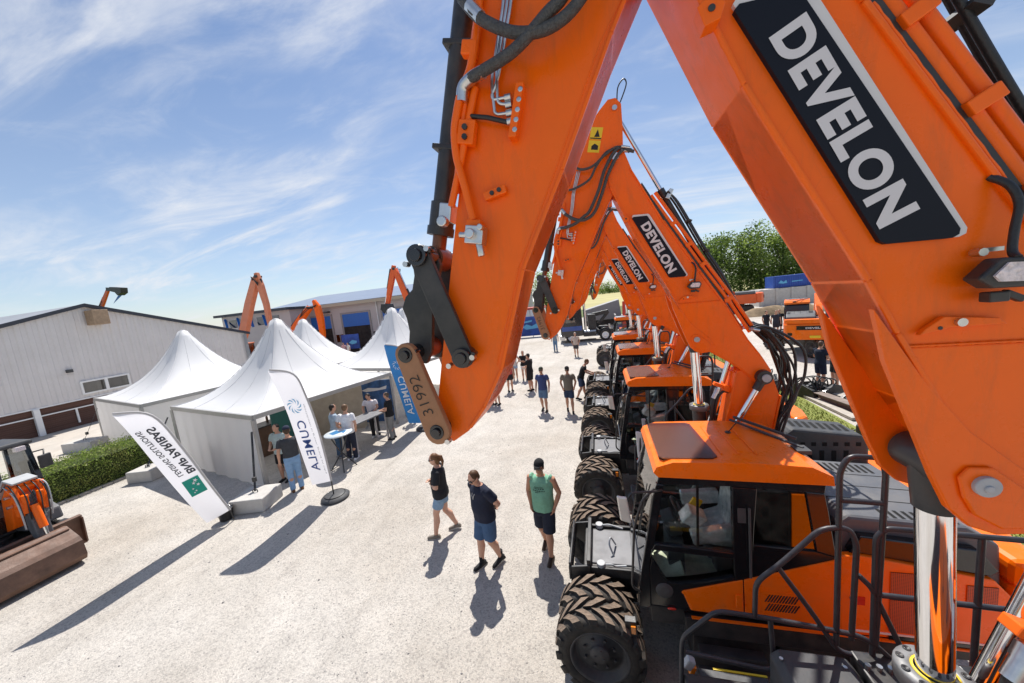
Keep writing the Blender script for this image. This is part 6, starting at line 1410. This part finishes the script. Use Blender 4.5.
# ------------------------------------------------------------------ truck, banner, trailers
M['truckblack']=mat('black_truck_paint',(.012,.014,.02),.2,var=.1,coat=.5); M['truckblue']=mat('blue_truck_stripe',(.02,.07,.30),.3,var=.1,coat=.5)
M['tarp']=mat('blue_printed_tarp',(.012,.06,.30),.5,var=.6,scale=1.1); M['gtip']=mat('grey_tipper_steel',(.28,.27,.27),.5,var=.1)
def twheel(t,x,y,r=.5,w=.3,rim=None):
    o=P('wheel',MB().lathe([(.3,-w/2),(r*.92,-w/2),(r,-w/2+.05),(r,w/2-.05),(r*.92,w/2),(.3,w/2)],(x,y,r),'y',24),M['rubber'],t)
    P('rim',MB().lathe([(.32,-w/2-.005),(.26,-w/2+.08),(.14,-w/2+.02),(.12,-w/2-.04),(0,-w/2-.05)],(x,y,r),'y',20),rim or M['white'],o); return o
def truck():
    t=thing('black_truck','black tractor truck with white wheel rims and a chrome exhaust stack, parked side on','truck',(-3.5,31.0,0),R(4))
    P('chassis',MB().box(.2,4.7,.7,1.8,.55,.95).box(2.0,3.1,.05,2.45,.5,.9),M['black'],t,.02)
    P('cab',MB().prism([(0,.5),(0,1.5),(.12,1.75),(.5,2.9),(.75,3.15),(1.95,3.2),(2.0,.6)],'y',0,2.5),M['truckblack'],t,.06)
    P('window',MB().prism([(.35,1.85),(.62,2.7),(1.35,2.7),(1.35,1.85)],'y',-.02,.05),M['glassdark'],t)
    P('sun_visor',MB().box(-.05,.5,.1,2.4,2.86,2.95),M['black'],t); P('stripe',MB().box(.1,1.9,-.02,.0,1.1,1.5),M['truckblue'],t)
    P('bumper',MB().box(-.15,.35,0,2.5,.35,.75),M['steel'],t,.03); P('mirror',MB().box(.25,.4,-.35,-.15,1.9,2.5),M['black'],t,.02)
    for y in (.35,2.15): P('exhaust_stack',MB().cyl((2.25,y,.9),(2.25,y,3.6),.09,n=14),M['chrome'],t)
    P('fuel_tank',MB().cyl((2.1,.35,.75),(3.1,.35,.75),.3,n=20),M['steel'],t)
    P('fifth_wheel',MB().cyl((3.9,1.25,.95),(3.9,1.25,1.2),.5,n=20),M['black'],t)
    P('crane',MB().box(2.5,3.2,.5,2.0,.95,2.4).beam((2.9,1.25,2.3),(4.4,1.25,2.5),.35,.35).beam((4.4,1.25,2.5),(3.4,1.25,1.4),.28,.28),M['black'],t,.03)
    for y in (.18,2.32):
        for x in (.9,3.9): twheel(t,x,y)
    P('mudguard',MB().tube([(3.9+.62*math.cos(a),.2,.5+.62*math.sin(a)) for a in [math.pi*k/10 for k in range(11)]],.05,8),M['black'],t)
truck()
def tipper():
    t=thing('grey_tipper_trailer','grey wedge-shaped tipper trailer standing behind the black truck','trailer',(-1.4,36.5,0))
    P('tipper_body',MB().prism([(0,1.4),(-.2,2.5),(3.4,3.35),(3.6,1.4)],'y',0,2.4),M['gtip'],t,.04); P('chassis',MB().box(0,3.6,.5,1.9,.8,1.35),M['black'],t)
    for x in (.8,2.6):
        for y in (.2,2.2): twheel(t,x,y)
tipper()
def flatbed():
    t=thing('low_flatbed_trailer','low dark flatbed trailer with blue side boards right of the black truck','trailer',(1.4,33.5,0))
    P('deck',MB().box(0,4.6,0,2.4,.95,1.15),M['black'],t); P('side_board',MB().box(0,4.6,-.05,0,.65,1.1),M['truckblue'],t); P('headboard',MB().box(0,.12,0,2.4,1.15,2.0),M['gtip'],t)
    P('load',MB().box(.6,4.4,.3,2.1,1.15,1.75),M['black'],t,.05)
    for x in (1.2,3.4):
        for y in (.2,2.2): twheel(t,x,y,.42)
flatbed()
def crane():
    t=thing('red_loader_crane','red folded loader crane standing behind the flatbed trailer','crane',(2.1,31.4,0))
    P('base',MB().box(-.5,.5,-.5,.5,0,1.0),M['orange_far'],t,.03); P('column',MB().beam((0,0,1),(0.1,0,3.3),.4,.4),M['redpaint'],t); P('jib',MB().beam((.1,0,3.3),(1.0,0,1.6),.32,.3).beam((1.0,0,1.6),(-.1,0,2.4),.25,.25),M['redpaint'],t); P('cylinder_rod',MB().cyl((.3,.0,1.2),(.8,0,2.3),.06),M['chrome'],t)
M['redpaint']=mat('red_crane_paint',(.50,.035,.02),.4,var=.1)
crane()
def banner():
    t=thing('blue_banner_fence','blue printed banner hung on a fence beside the tan coupler plate of the second arm','banner',(-9.0,38,0),R(2))
    P('sheet',MB().box(0,3.1,-.02,.02,.15,2.35),M['tarp'],t); P('print',MB().prism([(.4,1.2),(.9,1.5),(1.5,1.25),(2.0,1.5),(2.7,1.3),(2.6,1.05),(1.6,.95),(.8,.9)],'y',-.03,-.021).prism([(.5,1.8),(1.6,1.95),(1.5,1.75),(.6,1.65)],'y',-.03,-.021),M['inklight'],t)
    for x in (0,1.55,3.1): P('post',MB().cyl((x,.05,0),(x,.05,2.4),.04,n=8),M['alu'],t)
banner()
def whitevan():
    t=thing('white_box_trailer','white trailer with a red roof edge behind the blue banner','trailer',(-11.2,44,0))
    P('box',MB().box(0,4.2,0,2.4,.9,2.9),M['white'],t,.05); P('roof_edge',MB().box(-.1,4.3,-.1,2.5,2.9,3.15),M['redpaint'],t,.03)
    for k in range(6): P('rib',MB().box(.3+k*.7,.36+k*.7,-.03,0,1.0,2.85),M['alu'],t)
    for x in (.9,3.2): twheel(t,x,.2,.45)
whitevan()
def farwall():
    t=thing('far_grey_shed','small grey shed left of the green tree, behind the second arm','shed',(-14.2,62,0))
    P('wall',MB().box(0,3.0,0,5,0,3.6),M['shedwall'],t); P('roof',MB().prism([(-.2,3.6),(5.2,3.6),(2.5,4.9)],'x',-.2,3.2),M['roofgrey'],t)
farwall()
def shed_sign():
    t=thing('blue_sign_panel','blue sign panel standing before the service shed between the tent peaks','sign',(-28.8,33,0))
    P('sheet',MB().box(0,2.3,-.03,.03,.9,2.55),M['tarp'],t); P('print',MB().prism([(.9,1.6),(1.4,1.9),(2.0,1.75),(1.9,1.5),(1.3,1.4)],'y',-.04,-.031),M['inklight'],t)
    for x in (.1,2.2): P('post',MB().cyl((x,.06,0),(x,.06,2.5),.05,n=8),M['alu'],t)
shed_sign()
# ------------------------------------------------------------------ the right-hand yard: container, wall, earth heap, beams, attachments
def container():
    t=thing('blue_container','blue shipping container set on a grey concrete wall under the trees','container',(22.2,52,2.2))
    m=MB()
    for k in range(24): m.box(k*.25,k*.25+.13,-.04,0,0.1,1.4); 
    m.box(0,6,0,2.4,0,1.5); P('shell',m,M['contblue'],t); P('print',MB().prism([(.5,.6),(.8,.95),(1.1,.7),(1.4,.95),(1.5,.55),(1.0,.5)],'y',-.05,-.041).prism([(2.0,.62),(3.2,.66),(3.2,.78),(2.0,.74)],'y',-.05,-.041),M['inklight'],t); P('corner_post',MB().box(-.05,.1,-.06,.1,0,1.52).box(5.9,6.05,-.06,.1,0,1.52),M['contblue'],t)
M['contblue']=mat('container_blue',(.02,.075,.36),.5,var=.15,scale=1)
container()
def concwall():
    t=thing('concrete_panel_wall','grey concrete panel wall carrying the blue container','wall',(20.3,51.5,0))
    P('panel',MB().box(0,9,0,3,0,2.15),M['conc'],t); 
    for k in range(6): P('rib',MB().box(.2+k*1.7,.5+k*1.7,-.12,0,0,2.2),M['conc'],t)
concwall()
def heap():
    t=thing('earth_heap','low brown earth heap behind the cluster of far people','heap',(13.8,40,0)); m=MB(); V=[];F=[]
    n=24
    for i in range(n+1):
        for j in range(9):
            x=9.0*i/n; y=2.6*j/8; z=1.3*math.sin(math.pi*i/n)**.5*math.sin(math.pi*j/8)*(.7+.5*noise.noise((x*.7,y*.8,3))); V.append((x,y,z-.02))
    m.add(V,[(i*9+j,(i+1)*9+j,(i+1)*9+j+1,i*9+j+1) for i in range(n) for j in range(8)],0,True); P('soil',m,mat('brown_soil',(.24,.17,.10),.95,var=.35,scale=2,bump=1,bscale=8),t)
heap()
M['beam']=mat('weathered_steel_beam',(.22,.17,.14),.7,var=.3,scale=5,dust=.4,dustc=(.34,.30,.26)); M['plank']=mat('pale_grey_plank',(.42,.38,.33),.8,var=.2,scale=6)
def hbeam(label,a,b,m,w=.30,h=.28):
    a=Vector(a);b=Vector(b); t=thing('steel_beam',label,'beam',a,math.atan2(b.y-a.y,b.x-a.x),'beams lying on the ground'); L=(b-a).length
    P('flange',MB().box(0,L,-w/2,w/2,h-.03,h),m,t,.004); P('flange',MB().box(0,L,-w/2,w/2,0,.03),m,t,.004); P('web',MB().box(0,L,-.012,.012,.03,h-.03),m,t)
hbeam('long brown steel beam, left of the three lying past the lawn edge',(7.05,13.5,0),(7.6,10.3,0),M['beam'],.32,.30)
hbeam('pale grey steel beam lying between the two brown ones',(7.65,13.6,0),(8.1,10.6,0),M['plank'],.36,.22)
hbeam('brown steel beam nearest the walking pair, right of the pale one',(8.2,13.6,0),(8.5,10.4,0),M['beam'],.28,.26)
def plank(label,a,b,w):
    a=Vector(a);b=Vector(b); t=thing('timber_plank',label,'plank',a,math.atan2(b.y-a.y,b.x-a.x),'planks lying by the lawn'); P('timber',MB().box(0,(b-a).length,-w/2,w/2,.02,.10),M['plank'],t,.006); P('strap_nail',MB().cyl((.15,0,.1),(.15,0,.108),.02,n=8),M['steel'],t)
plank('pale plank lying along the lawn edge, nearer the hose bundle',(6.85,14.9,0),(7.0,11.6,0),.26); plank('pale plank lying beside the first one, toward the beams',(7.15,15.0,0),(7.25,13.7,0),.20)
def chainpile(label,loc,n,seed,sx,sy):
    t=thing('chain_pile',label,'chain',loc); rnd=random.Random(seed); m=MB()
    for i in range(n):
        c=Vector((rnd.uniform(-sx,sx),rnd.uniform(-sy,sy),rnd.uniform(.04,.20))); a=Vector((rnd.gauss(0,1),rnd.gauss(0,1),rnd.gauss(0,.6))).normalized(); b=a.orthogonal().normalized()
        m.tube([c+a*.10*math.cos(q)+b*.055*math.sin(q) for q in [2*math.pi*k/12 for k in range(13)]],.018,6)
    P('links',m,M['black'],t)
chainpile('heap of black chain links beside the charcoal box, behind the grey hood',(6.75,9.6,0),110,4,.55,.9)
chainpile('second heap of black chain links nearer the lawn corner',(7.2,8.7,0),70,9,.4,.7)
def attach(label,loc,rz,seed):
    t=thing('machine_attachment',label,'attachment',loc,rz,'black attachments on the ground'); rnd=random.Random(seed)
    P('frame',MB().prism([(-.7,0),(-.6,.35),(-.1,.5),(.3,.38),(.75,.1),(.75,0)],'y',-.35,-.25).prism([(-.7,0),(-.6,.35),(-.1,.5),(.3,.38),(.75,.1),(.75,0)],'y',.25,.35).box(-.55,-.3,-.25,.25,.05,.3),M['black'],t,.01)
    P('cylinder',MB().cyl((-.4,0,.35),(.4,0,.2),.07,n=12),M['black'],t); P('tine',MB().prism([(.3,.1),(1.0,.03),(1.05,.0),(.3,.0)],'y',-.1,.1),M['charcoal'],t)
    h=MB()
    for k in range(3): h.tube(smooth_path([(-.5,-.1+.1*k,.3),(-.3,-.2+.2*k,.7),(.2,-.15+.15*k,.55),(.4,.1*k,.25)]),.022,8)
    P('hose',h,M['hose'],t)
attach('black attachment frame lying just behind the hose bundle of the second machine',(6.35,15.6,0),R(70),1)
attach('black attachment frame lying at the far end of the beams',(7.0,14.2,0),R(110),2)
attach('small black attachment frame standing before the two men',(7.55,14.0,0),R(30),3)
attach('black attachment frame lying at the right end near the walking pair',(8.1,13.0,0),R(200),4)
def darkbox():
    t=thing('charcoal_box','charcoal plastic box with a sloping lid lying past the lawn','box',(6.85,9.95,.18),R(14))
    P('shell',MB().prism([(-.75,0),(-.75,.32),(-.5,.5),(.6,.5),(.75,.36),(.75,0)],'y',-.32,.32),M['charcoal'],t,.03); P('foot',MB().box(-.6,-.45,-.3,.3,-.18,0).box(.45,.6,-.3,.3,-.18,0),M['black'],t)
darkbox()
# ------------------------------------------------------------------ trees
rt=[(12.5,74,5.5,6),(15.6,72,7.4,7),(18.8,70,9.8,8),(22.0,73,12.0,9),(25.2,71,12.2,9),(28.6,72,13.2,10),(32,71,11.2,9),(35.5,74,11.0,9),(39.5,72,11.5,10)]
tl=['low bushy tree where the wood on the right begins','broad leafy tree next to the low bushy one in the wood on the right','rounded leafy tree, second from the left in the wood on the right','tall leafy tree third from the left in the wood on the right','leafy tree at the middle of the wood on the right','tallest leafy tree of the wood on the right','leafy tree right of the tallest in the wood','leafy tree above the blue container','leafy tree at the right end of the wood, behind the huge boom']
for i,(x,y,h,w) in enumerate(rt): tree(tl[i],(x,y,0),h,w,20+i,n=1900,leaf=.40,base=.06,group='trees of the wood on the right')
tree('single green tree behind the bucket linkage of the second arm',(-8.2,55,0),8.6,5.0,41,n=1300,leaf=.26,base=.12)
for i,x in enumerate((-22,-13,-5,4,10,17,25,34)): tree(['far field tree at the left end of the row','far field tree second from the left','far field tree third from the left','far field tree just left of the gap','far field tree just right of the gap','far field tree third from the right','far field tree second from the right','far field tree at the right end of the row'][i],(x,300+3*(i%3),0),8+2.5*((i*37)%5)/5,11,60+i,n=260,leaf=1.0,base=.05,group='far trees along the field')
# ------------------------------------------------------------------ compact excavator in the lower left corner
def compact():
    t=thing('compact_excavator','compact orange excavator with a wide brown ditching bucket, standing before the clipped hedge','excavator',(-12.9,3.55,0))
    for y in (-.75,.75):
        tr=MB(); pts=[]
        for k in range(9): a=R(90+180*k/8); pts.append((-1.0+.30*math.cos(a),.32+.30*math.sin(a)))
        for k in range(9): a=R(-90+180*k/8); pts.append((.75+.30*math.cos(a),.32+.30*math.sin(a)))
        tr.prism(pts,'y',y-.19,y+.19)
        for k in range(14): x=-1.0+k*.135; tr.box(x,x+.075,y-.2,y+.2,.615,.65)
        P('track',tr,M['rubber'],t)
    P('chassis',MB().box(-.8,.6,-.56,.56,.3,.62).cyl((0,0,.6),(0,0,.72),.42),M['black'],t,.02)
    P('body',MB().box(-1.35,.25,-.95,.95,.72,1.35).box(-1.3,-.3,-.9,.0,1.35,1.75),M['charcoal'],t,.06)
    P('side_cover',MB().prism([(.0,.72),(.0,1.05),(.25,1.15),(.55,1.02),(.60,.75)],'y',.40,.96).lathe([(.0,.0),(.2,.02),(.22,.3),(.0,.34)],(.35,.70,.9),'z',20),M['grey'],t,.04)
    c=MB()
    for x,y in ((-.9,.0),(-.9,.92)): c.beam((x,y,.9),(x+.05,y,2.5),.08,.08)
    for y in (.0,.92): c.beam((.22,y,.95),(.16,y,1.7),.09,.09).beam((.16,y,1.7),(-.02,y,2.5),.09,.09)
    c.box(-.94,.25,-.04,.04,.8,1.2).box(-.94,.25,.88,.96,.8,1.2).box(.14,.26,.04,.88,.8,1.15)
    for y in (.0,.92): c.beam((-.86,y,2.5),(-.02,y,2.5),.08,.08)
    P('cab_frame',c,M['blackgloss'],t,.008)
    P('roof',MB().box(-.98,.12,-.08,1.0,2.52,2.62),M['charcoal'],t,.04)
    P('window',MB().box(-.86,.14,-.01,.01,1.2,2.48),M['glass'],t); P('window',MB().box(-.86,.14,.91,.93,1.2,2.48),M['glass'],t)
    w=MB(); w.add([(.2,.04,1.2),(.2,.88,1.2),(.12,.88,1.7),(.12,.04,1.7),(-.04,.88,2.48),(-.04,.04,2.48)],[(0,1,2,3),(3,2,4,5)]); P('windshield',w,M['glass'],t)
    P('seat',MB().box(-.7,-.2,.22,.7,1.1,1.35).box(-.75,-.6,.22,.7,1.35,2.0),M['seat'],t,.05); P('lever_console',MB().box(-.3,.05,.05,.2,1.0,1.5).cyl((0,.12,1.5),(.05,.12,1.75),.02,n=8),M['charcoal'],t)
    P('mirror',MB().obox((.42,.98,2.1),(.06,.22,.30),(0,0,R(20))),M['black'],t,.02); P('mirror_arm',MB().tube([(.05,.95,2.3),(.35,1.02,2.35),(.40,.98,2.2)],.015,6),M['black'],t)
    P('work_light',MB().box(.08,.20,.1,.25,2.42,2.52).box(.08,.20,.7,.85,2.42,2.52),M['lamp'],t,.01)
    P('foot_step',MB().box(.45,1.05,.48,1.0,.60,.66).box(.50,1.0,.52,.60,.66,.69).box(.50,1.0,.66,.74,.66,.69).box(.50,1.0,.80,.88,.66,.69),M['black'],t,.01)
    # boom and arm reach forward beside the cab, covered in hoses
    bl=[(.10,1.0),(.25,1.75),(.65,2.18),(.95,2.12),(.90,1.92),(.60,1.72),(.42,1.1)]
    P('boom',MB().prism(bl,'y',-.12,.12),M['orange'],t,.02); P('boom_guard',MB().prism([(.20,1.80),(.64,2.23),(.98,2.17),(.96,2.13),(.65,2.19),(.25,1.76)],'y',-.17,.17),M['lgrey'],t,.008)
    k=MB(); k.prism([(.78,2.06),(.98,2.10),(1.08,1.75),(1.02,1.45),(.86,1.45)],'y',-.19,-.13).prism([(.78,2.06),(.98,2.10),(1.08,1.75),(1.02,1.45),(.86,1.45)],'y',.13,.19).cyl((.93,-.24,2.02),(.93,.24,2.02),.05,n=16)
    for y in (-.1,.1): k.cyl((1.08,y,1.9),(1.02,y,1.5),.05,n=12)
    P('swing_bracket',k,M['orange'],t,.015)
    P('arm',MB().prism([(.82,1.65),(1.0,1.68),(1.12,1.25),(1.18,.85),(1.05,.78),(.9,1.1)],'y',-.11,.11),M['grey'],t,.02)
    P('cylinder_barrel',MB().cyl((1.1,-.02,1.65),(1.22,-.02,1.15),.06,n=14),M['orange'],t); P('cylinder_rod',MB().cyl((1.22,-.02,1.2),(1.27,-.02,.9),.035,n=12),M['chrome'],t)
    P('coupler',MB().box(1.0,1.35,-.2,.2,.72,.86).cyl((1.1,-.28,.82),(1.1,.28,.82),.045,n=12).cyl((1.3,-.26,.78),(1.3,.26,.78),.045,n=12),M['black'],t,.01)
    h=MB(); rnd=random.Random(8)
    for i in range(5): 
        y=-.17+.08*i; h.tube(smooth_path([(.5,y,1.98),(.85,y*1.1,2.14),(1.09+.05*rnd.random(),y*1.2,1.9),(1.10,y*1.1,1.5),(1.05,y,1.2)]),.011,8)
    P('hose',h,M['hose'],t); P('sleeve_hose',MB().tube(smooth_path([(.7,.19,2.1),(1.04,.22,2.0),(1.10,.21,1.6),(1.05,.19,1.3)]),.013,8).tube(smooth_path([(.7,-.19,2.1),(1.06,-.22,1.95),(1.12,-.21,1.6),(1.08,-.19,1.2)]),.013,8),M['lgrey'],t)
    P('fitting',MB().cyl((.86,-.2,1.9),(.86,-.27,1.9),.03,n=10).cyl((.86,-.2,1.7),(.86,-.27,1.7),.03,n=10),M['steel'],t)
    def curved(r0,cx,cz,a0,a1,y0,y1,th=.03,n=14):
        o=[(cx+r0*math.cos(R(a0+(a1-a0)*k/n)),cz+r0*math.sin(R(a0+(a1-a0)*k/n))) for k in range(n+1)]
        i=[(cx+(r0-th)*math.cos(R(a0+(a1-a0)*k/n)),cz+(r0-th)*math.sin(R(a0+(a1-a0)*k/n))) for k in range(n+1)]
        m=MB()
        for k in range(n): m.prism([o[k],o[k+1],i[k+1],i[k]],'y',y0,y1)
        return m,o
    o=[(1.22,.60),(1.40,.76),(1.46,.765),(1.80,.56),(1.86,.50),(1.90,.20),(1.86,.12),(1.66,.04),(1.22,.03)]
    m=MB().strip(o,.035,-1.75,.62,side=1); b=P('ditching_bucket',m,M['rust'],t)
    for y in (-1.75,.59): P('bucket_side',MB().prism(o+[(1.20,.30)],'y',y,y+.03),M['rust'],b)
    P('edge_lip',MB().box(1.52,1.60,-1.74,.60,.735,.765).beam((1.893,-1.74,.36),(1.893,.61,.36),.02,.10).beam((1.43,-1.74,.772),(1.43,.61,.772),.12,.025).beam((1.885,-1.74,.16),(1.885,.61,.16),.03,.06),M['rust'],b,.004)
    m=MB(); m.prism([(1.0,.12),(1.08,.10),(1.05,.45),(1.13,.78),(1.05,.80),(.97,.45)],'y',-1.25,1.0); bl=P('dozer_blade',m,M['rust'],t,.01)
    for y in (-.55,.3,.97): P('blade_rib',MB().prism([(1.08,.15),(1.16,.15),(1.2,.75),(1.10,.74),(1.06,.45)],'y',y-.012,y+.012),M['rust'],bl)
    P('blade_arm',MB().box(.3,1.0,-.4,-.28,.25,.38).box(.3,1.0,.28,.4,.25,.38),M['black'],t,.01)
compact()
for _o in [o for o in bpy.data.objects if o.parent and o.parent.name=='compact_excavator' and o.name.split('.')[0] in ('boom','boom_guard','swing_bracket','arm','cylinder_barrel','cylinder_rod','coupler','hose','sleeve_hose','fitting')]: _o.location=(.15,.40,-.20)
# ------------------------------------------------------------------ wheeled excavator at the right, seen from behind
# ------------------------------------------------------------------ the row of wheeled excavators
ex=build_excavator()
rows=[(0,.05,'wheeled excavator whose huge boom and arm tower over everything else in the yard'),
 (0,3.35,'wheeled excavator whose orange roof with a brown skylight stands just below the second boom'),
 (0,6.6,'wheeled excavator second behind the near boom, its cab half hidden by the one in front'),
 (0,9.8,'wheeled excavator third behind the huge near boom, only its roof and front wheel showing'),
 (.0,12.8,'wheeled excavator fourth behind the huge near boom, its bumper where a man in black leans'),
 (.42,20.3,'wheeled excavator last of the row, its front wheel standing alone beside the pale ground')]
for i,(x,y,lb) in enumerate(rows):
    o=ex if i==0 else copy_tree(ex)
    o.location=(x,y,0); o['label']=lb
# the nearest machine carries no right-hand mirrors
for a in [k for k in kids(ex) if k.name.startswith('mirror_arm') and any(c.name.startswith('mirror') for c in kids(k)) and len(kids(k))==2]:
    for c in kids(a): bpy.data.objects.remove(c)
    bpy.data.objects.remove(a)
far=copy_tree(ex,skip=('boom','arm','cylinder_rod','cylinder_barrel','cylinder_ear','pin','pin_keeper','gusset','cylinder_port','hose','hose_clip','cylinder_bracket','cylinder_clamp','guide_link','bucket_link','pin_collar','linkage_pin','bolt','coupler_plate','steel_pipe','port_block','oil_pipe','pipe_bracket','valve_block','hose_fitting','lower_boom','access_cover','rod_eye','cylinder_gland','wiper_seal','hose_bracket','hose_bundle','work_light','light_bracket','mounting_plate'))
far.location=(10.5,23.3,0); far.rotation_euler=(0,0,R(-116)); far['label']='wheeled excavator seen from behind, its orange tail carrying a yellow plate, beyond the beams'
del far['group']
# its undercarriage stands turned under the upper body
piv=Vector((1.35,1.25,0)); rot=Matrix.Rotation(R(40),3,'Z')
for o in kids(far):
    if o.name.split('.')[0] in ('wheel','chassis','front_cover','front_frame','filler_cap','brake_pipe','lamp_bracket','step_box'):
        o.location=piv+rot@(o.location-piv); o.rotation_euler.z+=R(40)
for o in [q for q in kids(far) if q.name.split('.')[0]=='step']:
    for c in kids(o): bpy.data.objects.remove(c)
    bpy.data.objects.remove(o)
# its boom lies stretched forward and low, away from the camera
fb=MB().prism([(-3.6,1.4),(-3.4,1.75),(-1.2,3.0),(.6,2.5),(1.5,2.0),(1.3,1.8),(.4,2.1),(-1.1,2.55),(-3.3,1.35)],'y',1.32,1.6)
P('boom',fb,M['orange'],far,.01); P('arm',MB().prism([(-3.7,1.7),(-3.4,1.75),(-3.2,1.0),(-3.4,.4),(-3.6,.4)],'y',1.35,1.57),M['orange'],far,.01)
